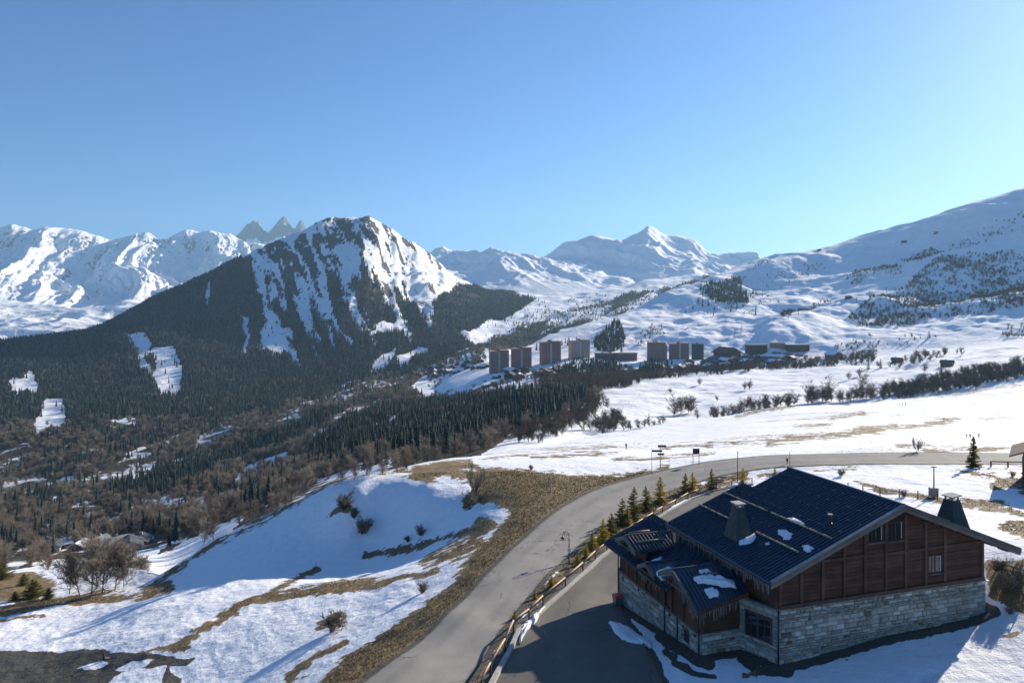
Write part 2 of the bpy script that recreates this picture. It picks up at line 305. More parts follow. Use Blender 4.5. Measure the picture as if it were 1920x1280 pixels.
ctrl = road_L + road_R + [
 # left slope
 (100, 1265, -15), (300, 1262, -11.5), (0, 1225, -18), (150, 1180, -18), (0, 1150, -23), (150, 1125, -23), (300, 1095, -19), (0, 1100, -30), (150, 1072, -31), (-300, 1250, -26), (-300, 1150, -34),
 (420, 1008, -15), (500, 962, -12.2), (560, 935, -9.4), (640, 897, -6), (690, 889, -5), (760, 886, -4), (850, 864, -6), (870, 905, -3.2), (945, 940, -2.4), (760, 905, -3.6), (660, 930, -5.5),
 (470, 1010, -13.3), (590, 1038, -12.9), (700, 1026, -12), (820, 1000, -8), (900, 985, -3.9), (930, 1000, -2.9), (700, 975, -8.8), (800, 950, -5.6), (600, 985, -10.2),
 (560, 1100, -11), (450, 1150, -11), (350, 1160, -12.5), (250, 1215, -13), (300, 1140, -15), (700, 1130, -6), (600, 1200, -6.4), (480, 1260, -8), (800, 1070, -4.6), (830, 1110, -2.4), (740, 1195, -2.6), (640, 1265, -2.4), (560, 1300, -4.5),
 (200, 1330, -11), (420, 1340, -7),
 # around the bend and the fields beyond the road
 (1034, 912, -1.7), (1000, 880, -3), (900, 880, -3.6), (1000, 845, -10), (1100, 856, -6.5), (950, 850, -11), (1100, 835, -22), (1250, 852, -9), (1250, 828, -23), (1250, 812, -37), (1400, 835, -9), (1400, 800, -32), (1600, 832, -4.5),
 (1600, 805, -17), (1600, 778, -33), (1815, 822, -18), (1815, 835, -7), (1815, 785, -24), (1690, 757, -48), (1900, 740, -30), (2200, 800, -15), (2200, 720, -25),
 (1174, 842, -26),
 # plot behind the chalet
 (1600, 900, 0), (1750, 930, .8), (1900, 900, .8), (1900, 960, 1.2), (1800, 985, 1.5), (2100, 960, 2), (1500, 900, -1), (1400, 930, -1.8), (1300, 945, -2.0),
 # drive
 (930, 1255, -.4), (968, 1172, -.6), (1060, 1090, -.9), (1140, 1030, -1.4), (1235, 962, -1.9), (1050, 1200, -.4), (1050, 1280, -.2), (1100, 1130, -1), (1000, 1340, -.2), (1230, 1290, -.2)]
C3 = [((px - 960) / F * (z - CH) * F / (HY - py), (z - CH) * F / (HY - py), z) for px, py, z in ctrl]
for px, py, D in [(1690, 744, 640), (1492, 760, 522), (1380, 773, 480), (1280, 785, 450), (1150, 808, 402), (1060, 826, 332), (1000, 838, 252), (950, 845, 212), (1915, 717, 560), (2300, 690, 500), (850, 861, 158), (540, 945, 133), (300, 1088, 122), (-400, 1120, 160)]:
    C3.append(((px - 960) / F * D, D, zat(py, D)))
for a, b, z in [(-4.9, 3, -.05), (-4.9, 17.6, -1.55), (-4.9, 10, -.8), (-1.3, 3.1, -.05), (0, 0, -.05), (10, 0, .75), (20.7, 0, 1.35), (10, -5, .3), (0, -4, -.5), (20, -6, 1.2), (27, 0, 3.4), (29, 6, 3.6), (24, 12, 2.2), (10, 16, 0), (30, -10, 1.2), (12, 6, .6), (5, 12, -.5), (10, -12, -.2), (-5, -3, -.4)]:
    x, y = loc2w(a, b); C3.append((x, y, z))
C3 = np.array(C3)
def wspace(X, Y): return np.stack([X / Y * 3.2, np.log(Y) * 3.0], -1)
def tps(r2): return np.where(r2 > 0, r2 * np.log(r2 + 1e-12), 0)
_cw = wspace(C3[:, 0], C3[:, 1]); _n = len(_cw)
_K = tps(((_cw[:, None] - _cw[None]) ** 2).sum(-1)) + np.eye(_n) * 0.0012; _P = np.c_[np.ones(_n), _cw]
_sol = np.linalg.solve(np.block([[_K, _P], [_P.T, np.zeros((3, 3))]]), np.r_[C3[:, 2] / C3[:, 1] + 0.0, 0, 0, 0])
def near_h(X, Y):
    """smooth height of the near ground (interpolates z / distance)"""
    X = np.asarray(X, float); Y = np.asarray(Y, float); sh = X.shape; q = wspace(X.ravel(), Y.ravel()); out = np.empty(len(q))
    for i in range(0, len(q), 40000):
        s = q[i:i + 40000]; d = ((s[:, None] - _cw[None]) ** 2).sum(-1); out[i:i + 40000] = tps(d) @ _sol[:_n] + _sol[_n] + s @ _sol[_n + 1:]
    return (out * Y.ravel()).reshape(sh)
bx_, bD_ = zip((-600, 165), (-400, 165), (0, 168), (150, 166), (300, 126), (420, 132), (540, 137), (640, 143), (740, 143), (850, 163), (950, 216), (1000, 257), (1060, 337), (1150, 406), (1280, 456), (1380, 486), (1492, 528), (1690, 648), (1915, 566), (2300, 505), (2600, 500))
NC, NR = 900, 520
npx = np.linspace(-420, 2380, NC); Dend = np.interp(npx, bx_, bD_) * 1.03
tt = np.linspace(0, 1, NR)[:, None]
ND = 36 * (Dend[None] / 36) ** tt; NX = (npx[None] - 960) / F * ND
NZs = near_h(NX, ND)
GP = (np.broadcast_to(npx, ND.shape), HY - F * (NZs - CH) / ND)     # where each ground point stands in the picture (measuring aid)
def strip_pts(Ledge, Redge, n, m):
    l = np.array([((px - 960) / F * (z - CH) * F / (HY - py), (z - CH) * F / (HY - py)) for px, py, z in Ledge]); r = np.array([((px - 960) / F * (z - CH) * F / (HY - py), (z - CH) * F / (HY - py)) for px, py, z in Redge])
    t = np.r_[0, np.cumsum(np.hypot(*np.diff((l + r) / 2, axis=0).T))]; q = np.linspace(0, t[-1], n); l = pchip(t, l, q); r = pchip(t, r, q)
    s = np.linspace(0, 1, m)[None, :, None]; return l[:, None] * (1 - s) + r[:, None] * s
RP = strip_pts(road_L, road_R, 260, 11)
drive_L = [(880, 1340, 0), (905, 1290, -.2), (930, 1252, -.4), (952, 1205, -.55), (968, 1174, -.6), (1012, 1134, -.75), (1060, 1091, -.9), (1100, 1056, -1.1), (1140, 1026, -1.4), (1185, 993, -1.6), (1235, 962, -1.9), (1290, 931, -2), (1350, 911, -1.9)]
drive_R = [(1262, 1340, 0), (1245, 1290, -.2), (1226, 1245, -.25), (1212, 1215, -.25), (1190, 1180, -.4), (1172, 1150, -.6), (1163, 1130, -1.3), (1180, 1090, -1.5), (1215, 1050, -1.5), (1250, 1020, -1.6), (1290, 985, -1.9), (1335, 950, -1.9), (1390, 925, -1.8)]
DP = strip_pts(drive_L, drive_R, 160, 14)
def outline(P, cut=0): return [tuple(p) for p in P[:, 0]] + [tuple(p) for p in P[::-1, -1]]
rd = sdist(NX, ND, outline(RP[::4])); dd = sdist(NX, ND, outline(DP[::4]))
chal = [loc2w(*p) for p in ((-4.9, 3), (-4.9, 17.6), (0, 17.6), (20.7, 12), (20.7, 0), (0, 0), (-1.3, 3))]
ch = sdist(NX, ND, chal)
hard = np.maximum(sstep(-0.1, 0.5, rd), sstep(-0.1, .5, dd))
calm = np.maximum(sstep(-2.5, 0, rd), np.maximum(sstep(-2.5, 0, dd), sstep(-2, 0, ch)))
bump = 0.22 * fbm(NX / 7, ND / 7, 5, 3) + 0.10 * fbm((NX + ND * .6) / 1.6, (ND - NX * .6) / 4.5, 4, 21) + 0.45 * fbm(NX / 30, ND / 30, 3, 8)
bump = bump * (0.35 + 0.65 * sstep(45, 90, ND)) + 0.010 * np.maximum(ND - 150, 0) * fbm(NX / 60, ND / 60, 4, 14) * 0.5
# low crests and hollows on the left slope that the low sun shades
bump += 0.5 * ridged(NX / 26 + .3, ND / 18, 3, 40) * sstep(-2, -14, NX) * sstep(60, 80, ND) * (1 - sstep(150, 170, ND))
trk = np.zeros(NX.shape)
for pts in ([(1520, 905), (1600, 893), (1700, 890), (1790, 884)], [(1560, 915), (1640, 905), (1740, 905), (1850, 925)], [(1640, 885), (1700, 905), (1760, 915)], [(1690, 990), (1760, 975), (1850, 975), (1930, 985)], [(1380, 840), (1500, 832), (1650, 828), (1810, 823), (1920, 822)], [(1835, 821), (1790, 800), (1700, 765)], [(1500, 790), (1600, 790), (1750, 800), (1900, 790)], [(860, 920), (920, 905), (960, 895)], [(1120, 838), (1300, 832), (1420, 822)], [(1850, 1210), (1800, 1240), (1700, 1290)], [(1900, 1165), (1820, 1225), (1760, 1290)]):
    dpx = dline(px0_ := np.broadcast_to(npx, ND.shape), GP[1], pts) * ND / F; ft = .55 + .45 * np.sin((NX * 1.3 + ND * .9) * 4.2); trk = np.maximum(trk, np.exp(-(dpx / .35) ** 2) * ft)
bump = bump - .10 * trk + .10 * fbm(NX / 1.1, ND / 1.1, 3, 90) * sstep(30, 45, NX) * (ND < 62) * 1.0
NZ = NZs + bump * (1 - calm) - 0.22 * hard - 0.3 * sstep(0.0, 0.8, ch)
skirt = sstep(0.975, 1.0, tt); NZ = NZ - skirt * 0.10 * ND
px_, py_ = GP
# cover: dried grass (signed, positive = grass), gravel
jx = px_ + 7 * fbm(NX / 6, ND / 6, 4, 60); jy = py_ + 5 * fbm(NX / 6 + 40, ND / 6, 4, 61)
grass = np.full(NX.shape, -1.0)
jx = jx + 6 * fbm(NX / 1.7, ND / 1.7, 4, 64); jy = jy + 4 * fbm(NX / 1.7 + 9, ND / 1.7, 4, 65); wn_ = fbm(NX / 5, ND / 5, 3, 68)
def addg(poly, w, base=0.0):
    global grass
    grass = np.maximum(grass, np.clip(sdist(jx, jy, poly) / w + base, -1, 1.2))
def lineg(pts, hw, w=6.0, top=0.6):
    global grass
    grass = np.maximum(grass, np.clip((hw * (1 + 1.1 * wn_) - dline(jx, jy, pts)) / (w * 1.5), -1, top))
addg([(595, 1290), (640, 1235), (730, 1175), (835, 1098), (880, 1045), (935, 985), (955, 955), (925, 948), (888, 940), (900, 915), (945, 902), (880, 884), (850, 893), (800, 905), (760, 893), (772, 880), (830, 868), (880, 866), (900, 880), (960, 893), (1050, 893), (1170, 886), (1260, 872), (1262, 884), (1160, 910), (1080, 945), (1018, 987), (968, 1033), (912, 1090), (848, 1155), (752, 1237), (688, 1290)], 9)
lineg([(318, 1218), (430, 1160), (540, 1095), (592, 1068)], 5); lineg([(420, 1160), (470, 1130), (540, 1120), (640, 1105), (760, 1087), (822, 1070)], 9)
lineg([(680, 1048), (740, 1038), (800, 1016), (880, 998)], 5); lineg([(800, 1065), (850, 1040), (900, 1000), (915, 985)], 14, 8); lineg([(540, 1275), (600, 1230), (650, 1205)], 5)
lineg([(-60, 1150), (60, 1138), (150, 1128), (230, 1122), (310, 1104)], 13); lineg([(290, 1092), (360, 1050), (430, 1003), (540, 946), (640, 893), (700, 882), (760, 880)], 5)
lineg([(-50, 1168), (40, 1165), (80, 1158)], 3); lineg([(600, 1175), (640, 1160)], 8); lineg([(640, 950), (665, 955)], 7); lineg([(610, 965), (650, 942)], 4)
lineg([(870, 945), (905, 915)], 8); lineg([(850, 893), (900, 905)], 10); lineg([(250, 1240), (300, 1222), (345, 1210)], 8)
fld = (jx > 860) & (ND > 118); sv = fbm((NX + .35 * ND) / 42, (ND - .2 * NX) / 7, 5, 301) + .5 * fbm(NX / 90, ND / 50, 3, 305)
grass = np.maximum(grass, np.where(fld, np.clip(-.92 + 1.25 * sv, -1, .3), -1)); grass = np.maximum(grass, np.where((~fld) & (ND > 52), np.clip(-1.2 + 1.0 * fbm((NX + .8 * ND) / 14, (ND - .8 * NX) / 3.5, 5, 309), -1, .2), -1))
addg([(-100, 1060), (60, 1065), (110, 1100), (60, 1128), (-100, 1130)], 14)
# far field streaks
for pts, hw in [([(1440, 828), (1560, 814), (1640, 807), (1720, 797), (1795, 784)], 4.5), ([(1600, 805), (1680, 797)], 4), ([(1000, 857), (1080, 852), (1160, 849)], 3), ([(1240, 838), (1400, 828), (1500, 818)], 2.5), ([(1680, 838), (1760, 846), (1830, 843), (1920, 840)], 3), ([(1800, 883), (1860, 897), (1920, 915)], 6), ([(1870, 905), (1930, 900)], 8),
                ([(1600, 903), (1660, 921), (1760, 938), (1800, 945)], 4), ([(1800, 940), (1860, 950), (1930, 962)], 6), ([(1380, 778), (1420, 772), (1492, 762)], 2.5), ([(1690, 746), (1800, 736), (1915, 720)], 2.5), ([(1790, 862), (1920, 862)], 3), ([(1890, 985), (1960, 990)], 16), ([(1420, 890), (1520, 880), (1600, 878)], 3), ([(870, 868), (1000, 848), (1150, 835)], 2.0), ([(1560, 782), (1620, 775)], 3), ([(1150, 862), (1260, 858), (1340, 848)], 2.0), ([(1490, 800), (1560, 796)], 2.5)]: lineg(pts, hw, 3.0, 0.5)
addg([(885, 1290), (955, 1172), (1056, 1058), (1158, 975), (1215, 942), (1292, 912), (1368, 892), (1400, 885), (1400, 898), (1350, 908), (1290, 928), (1235, 958), (1140, 1022), (1060, 1088), (966, 1170), (925, 1250), (900, 1290)], 5, .35)
addg([(850, 884), (960, 878), (1060, 890), (1000, 960), (945, 985), (952, 945), (900, 922)], 10)
addg([(1850, 1048), (1935, 1050), (1960, 1160), (1900, 1150), (1852, 1120)], 10)
lineg([(1150, 1205), (1200, 1215)], 3, 4); lineg([(1395, 1265), (1440, 1262)], 5, 5); lineg([(1880, 1195), (1935, 1178)], 4, 4)
# gravel round the chalet foot and at the verge, the track bottom left
gd = sdist(NX, ND, chal); gravel = np.clip((1.15 + gd) / 0.7, -1, 1)
gravel = np.maximum(gravel, np.clip((0.7 + rd) / 0.6, -1, 0.9) * np.where(px_ > 1000, 1, .8)); gravel = np.maximum(gravel, np.clip((0.5 + dd) / 0.6, -1, 1))
gravel = np.maximum(gravel, np.clip(sdist(jx, jy, [(-200, 1226), (60, 1226), (165, 1220), (210, 1228), (300, 1232), (370, 1236), (350, 1252), (330, 1300), (-200, 1400)]) / 9, -1, 1))
for pts, hw in (([(1240, 1192), (1275, 1216), (1310, 1240), (1330, 1246)], 9), ([(1215, 1225), (1235, 1248), (1250, 1290)], 5), ([(1265, 1245), (1300, 1262), (1340, 1270)], 6), ([(1395, 1235), (1430, 1258), (1480, 1262)], 8), ([(1250, 1222), (1262, 1232)], 7), ([(1500, 1250), (1600, 1222)], 4)): gravel = np.maximum(gravel, np.clip((hw * (1 + .8 * wn_) - dline(jx, jy, pts)) / 7, -1, .5))
for pl in ([(140, 1256), (195, 1243), (205, 1247), (180, 1258)], [(218, 1262), (250, 1246), (290, 1241), (250, 1263)], [(205, 1283), (250, 1258), (312, 1250), (300, 1285), (250, 1310)], [(318, 1250), (380, 1252), (350, 1275), (320, 1262)]):
    gravel = np.minimum(gravel, np.clip(-sdist(jx, jy, pl) / 5, -1, 1)); grass = np.minimum(grass, np.clip(-sdist(jx, jy, pl) / 5, -1, 1.2))
me = mesh_np('ground', np.stack([NX, ND, NZ], -1).reshape(-1, 3), grid_faces(NR, NC), M['ground'], True); attr(me, 'grass', grass); attr(me, 'gravel', gravel)
setp(link('ground', me), kind='structure')
def strip_obj(name, P, dz, mat):
    Z = near_h(P[..., 0], P[..., 1]) + dz; me = mesh_np(name, np.concatenate([P, Z[..., None]], -1).reshape(-1, 3), grid_faces(P.shape[0], P.shape[1]), mat, True); attr(me, 'lane', np.broadcast_to(np.linspace(0, 1, P.shape[1])[None], P.shape[:2])); return setp(link(name, me), kind='structure')
strip_obj('road', RP, 0.0, M['road']); strip_obj('driveway', DP, 0.004, M['drive'])

# far land: rows of (picture row, distance) at chosen columns, lofted
def loft(cols, nc, nr, x0, x1, pw=1.0):
    xs = sorted(cols); A = np.array([[(D, zat(y, D)) for y, D in cols[x]] for x in xs], float)   # col,row,2
    q = np.linspace(x0, x1, nc); qq = np.clip(q, xs[0], xs[-1]); k = A.shape[1]
    B = np.stack([np.stack([pchip(xs, A[:, r, i], qq) for i in range(2)], -1) for r in range(k)])   # row,col,2
    t = np.linspace(0, k - 1, nr); Bt = pchip(np.arange(k), B.reshape(k, -1), t).reshape(nr, nc, 2)
    return q, Bt[..., 0], Bt[..., 1], t
VC = {-500: [(1230, 165), (1160, 230), (1080, 480), (990, 680), (900, 950), (800, 1250), (730, 1600), (670, 2000), (645, 2250), (660, 2900), (650, 3600), (660, 4500)],
 0: [(1110, 160), (1075, 230), (1035, 470), (965, 680), (885, 950), (795, 1250), (722, 1600), (668, 2000), (641, 2200), (658, 2900), (648, 3600), (660, 4500)],
 170: [(1100, 158), (1060, 230), (1026, 470), (955, 680), (875, 960), (797, 1250), (727, 1600), (668, 1970), (628, 2170), (634, 2700), (624, 3600), (650, 4500)],
 300: [(1130, 122), (1060, 230), (1000, 450), (935, 680), (862, 980), (795, 1260), (727, 1600), (665, 1950), (618, 2180), (604, 2480), (557, 3000), (600, 4500)],
 450: [(1040, 130), (995, 230), (955, 430), (905, 680), (842, 1000), (782, 1300), (722, 1650), (660, 2050), (610, 2280), (560, 2520), (490, 2880), (530, 4000)],
 560: [(985, 135), (950, 230), (915, 420), (868, 690), (812, 1000), (766, 1300), (717, 1650), (652, 2050), (590, 2320), (525, 2580), (441, 2920), (480, 4000)],
 620: [(965, 140), (935, 230), (893, 420), (845, 700), (797, 1000), (758, 1300), (712, 1650), (645, 2050), (575, 2340), (498, 2620), (417, 2930), (455, 4000)],
 685: [(945, 141), (912, 230), (870, 430), (825, 700), (785, 1000), (747, 1300), (702, 1650), (632, 2100), (558, 2380), (478, 2660), (411, 2930), (450, 4000)],
 730: [(935, 142), (903, 235), (858, 430), (816, 700), (777, 1000), (740, 1300), (696, 1680), (632, 2120), (568, 2420), (498, 2720), (438, 3000), (480, 4000)],
 790: [(925, 150), (890, 240), (846, 440), (806, 700), (767, 1000), (732, 1300), (688, 1700), (632, 2150), (582, 2480), (528, 2800), (471, 3100), (510, 4100)],
 850: [(905, 163), (880, 250), (838, 440), (798, 700), (760, 1000), (725, 1280), (684, 1650), (640, 2150), (600, 2500), (562, 2900), (520, 3300), (540, 4000)],
 920: [(880, 195), (862, 265), (825, 440), (788, 680), (750, 930), (715, 1150), (698, 1250), (650, 2000), (612, 2500), (578, 3000), (547, 3500), (560, 4200)],
 1000: [(862, 255), (845, 320), (812, 450), (775, 640), (738, 880), (710, 1100), (695, 1230), (668, 1900), (615, 2500), (582, 3000), (551, 3600), (560, 4300)],
 1080: [(848, 345), (832, 400), (803, 490), (768, 640), (735, 850), (708, 1080), (692, 1230), (665, 1900), (608, 2500), (575, 3050), (548, 3650), (560, 4400)],
 1150: [(835, 405), (818, 460), (797, 540), (766, 650), (733, 820), (710, 1030), (692, 1220), (665, 1900), (600, 2550), (568, 3050), (540, 3700), (556, 4500)],
 1300: [(812, 458), (800, 520), (782, 600), (754, 720), (724, 860), (704, 1020), (688, 1220), (670, 1900), (572, 2900), (545, 3400), (518, 3900), (540, 4600)],
 1440: [(795, 512), (784, 570), (766, 650), (740, 750), (714, 880), (697, 1030), (680, 1220), (680, 1900), (600, 2900), (560, 3400), (530, 3900), (540, 4600)],
 1650: [(778, 635), (763, 690), (744, 750), (716, 830), (694, 930), (680, 1040), (664, 1200), (680, 1900), (640, 2900), (620, 3400), (600, 3900), (600, 4600)],
 1900: [(752, 566), (738, 640), (715, 710), (690, 800), (664, 920), (650, 1030), (640, 1160), (660, 1900), (640, 2900), (620, 3400), (600, 3900), (600, 4600)],
 2400: [(735, 500), (715, 580), (690, 660), (660, 760), (630, 860), (610, 960), (600, 1060), (640, 1900), (640, 2900), (620, 3400), (600, 3900), (600, 4600)]}
vq, VD, VZ, vt = loft(VC, 760, 620, -520, 2350); VX = (vq[None] - 960) / F * VD
vpx = np.broadcast_to(vq, VD.shape); vpy = HY - F * (VZ - CH) / VD
on3 = sstep(300, 420, vpx) * (1 - sstep(840, 930, vpx)) * sstep(6.2, 8.2, vt)[:, None] * (1 - sstep(10.4, 11, vt))[:, None]
top3 = on3 * sstep(8.0, 9.3, vt)[:, None]
g = VX + 0.15 * VD
wv = 60 * fbm(VX / 300, VD / 500, 3, 5)
gul = ridged((g + wv) / 130, (VD - VX * .4) / 900, 4, 31)
dv = on3 * (34 * gul + 22 * fbm(VX / 160, VD / 160, 5, 33)) + top3 * (26 * ridged((VX - .5 * VD + wv) / 60, VD / 400, 4, 44) + 14 * fbm(VX / 35, VD / 50, 4, 51))
cr = np.exp(-((vt - 10) / .35) ** 2)[:, None]; dv = dv * (1 - 0.55 * cr)
val = (1 - on3) * sstep(1.2, 3, vt)[:, None]
dv += val * (0.006 * VD * fbm(VX / 140, VD / 140, 5, 71) + 0.009 * VD * fbm(VX / 420, VD / 420, 3, 75) * (1 - sstep(980, 1150, vpx)))
dv += val * sstep(900, 1100, vpx) * (2.6 * fbm(VX / 55, VD / 55, 4, 77) + 2.0 * ridged(VX / 90, VD / 60, 3, 79))
VZ = VZ + dv
# right hillside
HC = {760: [(790, 1080), (780, 1190), (770, 1280), (765, 1350), (765, 1420), (800, 1800)], 850: [(750, 1090), (728, 1200), (715, 1280), (708, 1360), (703, 1430), (735, 1800)],
 920: [(720, 1110), (700, 1220), (692, 1290), (685, 1370), (678, 1450), (705, 1900)], 1000: [(712, 1110), (692, 1220), (680, 1300), (664, 1430), (648, 1560), (690, 2100)],
 1080: [(707, 1110), (688, 1220), (668, 1340), (642, 1500), (614, 1720), (670, 2300)], 1170: [(702, 1110), (684, 1230), (655, 1400), (622, 1640), (588, 1960), (650, 2600)],
 1300: [(697, 1110), (678, 1230), (636, 1510), (585, 1880), (533, 2340), (610, 3000)], 1440: [(690, 1110), (668, 1230), (612, 1580), (552, 2060), (489, 2680), (570, 3300)],
 1560: [(684, 1110), (660, 1230), (600, 1580), (535, 2060), (467, 2680), (550, 3300)], 1625: [(679, 1110), (655, 1230), (592, 1560), (520, 2040), (443, 2660), (535, 3300)],
 1660: [(676, 1105), (653, 1225), (588, 1540), (512, 2020), (433, 2620), (525, 3200)], 1720: [(670, 1090), (648, 1210), (580, 1520), (500, 1990), (418, 2560), (510, 3200)],
 1800: [(662, 1060), (640, 1180), (572, 1480), (480, 1940), (389, 2450), (490, 3100)], 1920: [(650, 1020), (630, 1130), (555, 1420), (455, 1840), (356, 2290), (460, 3000)],
 2400: [(610, 930), (565, 1020), (470, 1260), (340, 1610), (210, 2000), (330, 2700)]}
hq, HD, HZ, ht = loft(HC, 560, 420, 760, 2350); HX = (hq[None] - 960) / F * HD; hpx = np.broadcast_to(hq, HD.shape); hpy = HY - F * (HZ - CH) / HD
hw_ = sstep(0.6, 1.6, ht)[:, None] * sstep(900, 1300, hpx); hc = 1 - 0.6 * np.exp(-((ht - 4) / .25) ** 2)[:, None]
hb = 20 * fbm(HX / 330, HD / 330, 4, 91) + 20 * ridged((HX * .92 + HD * .4) / 260 + .2 * fbm(HX / 200, HD / 200, 2, 90), (HD - HX * .4) / 900, 3, 93) + 7 * fbm(HX / 75, HD / 75, 4, 95) + 3.0 * fbm(HX / 24, HD / 30, 3, 97)
# the long spur that carries the ski road, and the bench of the meadow below it
sp = dline(hpx, hpy, [(2300, 330), (1920, 458), (1800, 490), (1725, 525), (1700, 560), (1560, 600), (1450, 640)]); hb += 22 * np.exp(-(sp / 26) ** 2)
sp2 = dline(hpx, hpy, [(2100, 330), (1920, 395), (1700, 440), (1600, 470), (1450, 505), (1300, 560), (1080, 612)]); hb += 14 * np.exp(-(sp2 / 16) ** 2) * sstep(1100, 1300, hpx)
HZ = HZ + hb * hw_ * hc
# central snow peak group
def saw(t, k=.72):
    f = t - np.floor(t); return np.where(f < k, 1 - f / k, (f - k) / (1 - k))
def crest(pts): return lambda x: np.interp(x, *zip(*pts))
CR = crest([(600, 520), (780, 490), (830, 479), (852, 472), (880, 470), (905, 474), (925, 471), (945, 476), (975, 481), (1015, 484), (1035, 472), (1060, 456), (1085, 453), (1115, 444), (1145, 448), (1165, 452), (1185, 442), (1200, 434), (1216, 424), (1228, 428), (1245, 440), (1257, 440), (1275, 444), (1300, 454), (1320, 470), (1345, 482), (1380, 484), (1405, 486), (1440, 494), (1600, 520), (1800, 560)])
PC = {}
for x in list(range(640, 1640, 12)):
    y = float(CR(x)); PC[x] = [(600, 3600), (560, 4100), (530, 4600), (500 if y < 485 else 510, 5200), ((y + 495) / 2 if y < 490 else 505, 5700), (y, 6200), (y + 60, 7200)]
pq, PD, PZ, pt = loft(PC, 620, 420, 640, 1640); PX = (pq[None] - 960) / F * PD; ppx = np.broadcast_to(pq, PD.shape)
pk = sstep(1, 3, pt)[:, None] * (1 - .85 * np.exp(-((pt - 5) / .5) ** 2))[:, None]
PZ = PZ + pk * (120 * (saw((PX + .45 * PD + 250 * fbm(PX / 900, PD / 900, 3, 110)) / 1100) - .5) + 60 * ridged((PX + .35 * PD) / 900, (PD - .2 * PX) / 1900, 4, 111, .45) + 45 * ridged((PX - .3 * PD) / 420, PD / 1500, 3, 113) + 34 * fbm(PX / 150, PD / 180, 5, 115) + 30 * ridged((PX + .45 * PD) / 190, PD / 900, 3, 117))
# far left range and the three rock spires
LR = crest([(-900, 420), (-300, 430), (-100, 420), (0, 428), (20, 421), (45, 424), (60, 428), (85, 427), (110, 433), (135, 431), (160, 436), (180, 441), (205, 449), (225, 447), (245, 446), (262, 443), (276, 436), (292, 446), (306, 453), (322, 444), (338, 433), (355, 429), (372, 433), (386, 438), (412, 439), (428, 440), (432, 440), (455, 454), (520, 460), (600, 474), (700, 480), (760, 520)])
LC = {}
for x in list(range(-560, 721, 10)):
    y = float(LR(x)); LC[x] = [(690, 3900), (650, 4600), (622, 5400), (592, 6200), (562, 7200), (522, 8500), (476, 9800), (y, 11000), (y + 60, 12200)]
lq, LD, LZ, lt = loft(LC, 720, 420, -560, 720); LX = (lq[None] - 960) / F * LD; lpx = np.broadcast_to(lq, LD.shape)
lk = sstep(.6, 1.5, lt)[:, None] * (1 - .8 * np.exp(-((lt - 7) / .5) ** 2))[:, None]; lup = sstep(3.2, 4.6, lt)[:, None]
wl = 300 * fbm(LX / 1500, LD / 1500, 3, 120)
LZ = LZ + lk * ((1 - lup) * (70 * fbm(LX / 700, LD / 500, 5, 121) + 60 * ridged(LX / 800, LD / 500, 4, 125)) + lup * (210 * (saw((LX + .55 * LD + 1.6 * wl) / 1250) - .5) + 95 * (saw((LX + .5 * LD + wl + 60 * fbm(LX / 200, LD / 600, 3, 128)) / 330) - .5) * (.6 + .8 * fbm(LX / 900, LD / 900, 2, 129)) + 75 * ridged((LX + .5 * LD + wl) / 170, (LD - .5 * LX) / 1700, 4, 126) + 38 * fbm(LX / 130, LD / 160, 5, 127)))
def spires():
    pts = [(380, 470), (430, 452), (445, 444), (455, 433), (462, 425), (470, 419), (476, 414), (480, 419), (485, 415), (489, 424), (494, 436), (502, 440), (508, 434), (514, 425), (521, 416), (527, 409), (532, 405), (537, 411), (543, 421), (549, 431), (553, 435), (556, 424), (560, 416), (564, 412), (569, 419), (573, 428), (580, 440), (600, 450), (640, 470), (720, 500)]
    cr_ = crest(pts); C = {}
    for x in list(range(380, 721, 2)):
        y = float(cr_(x)); C[x] = [(540, 10200), (500, 11000), (472, 11800), (462 - (462 - y) * .45, 12400), (y, 12900), (y + 30, 13300), (y + 90, 14300)]
    q, D, Z, t = loft(C, 420, 160, 380, 720); X = (q[None] - 960) / F * D; Z = Z + sstep(.5, 1.5, t)[:, None] * (1 - .7 * np.exp(-((t - 4) / .3) ** 2))[:, None] * (80 * ridged(X / 160, D / 500, 4, 131) + 45 * fbm(X / 60, D / 120, 4, 133))
    return q, X, D, Z, t
sq, SX, SD, SZ, st = spires()
PATCH = []
def land(name, X, D, Z, rock, floor):
    me = mesh_np(name, np.stack([X, D, Z], -1).reshape(-1, 3), grid_faces(*X.shape), M['alpine'], True); attr(me, 'rock', np.broadcast_to(rock, X.shape)); attr(me, 'floor', np.broadcast_to(floor, X.shape)); setp(link(name, me), kind='structure')
    PATCH.append((X, D, Z))
def slope(X, D, Z):
    dz = np.gradient(Z, axis=0); dd_ = np.gradient(D, axis=0); gx = np.gradient(Z, axis=1) / (np.gradient(X, axis=1) + 1e-6); return np.hypot(dz / (dd_ + 1e-6), gx)
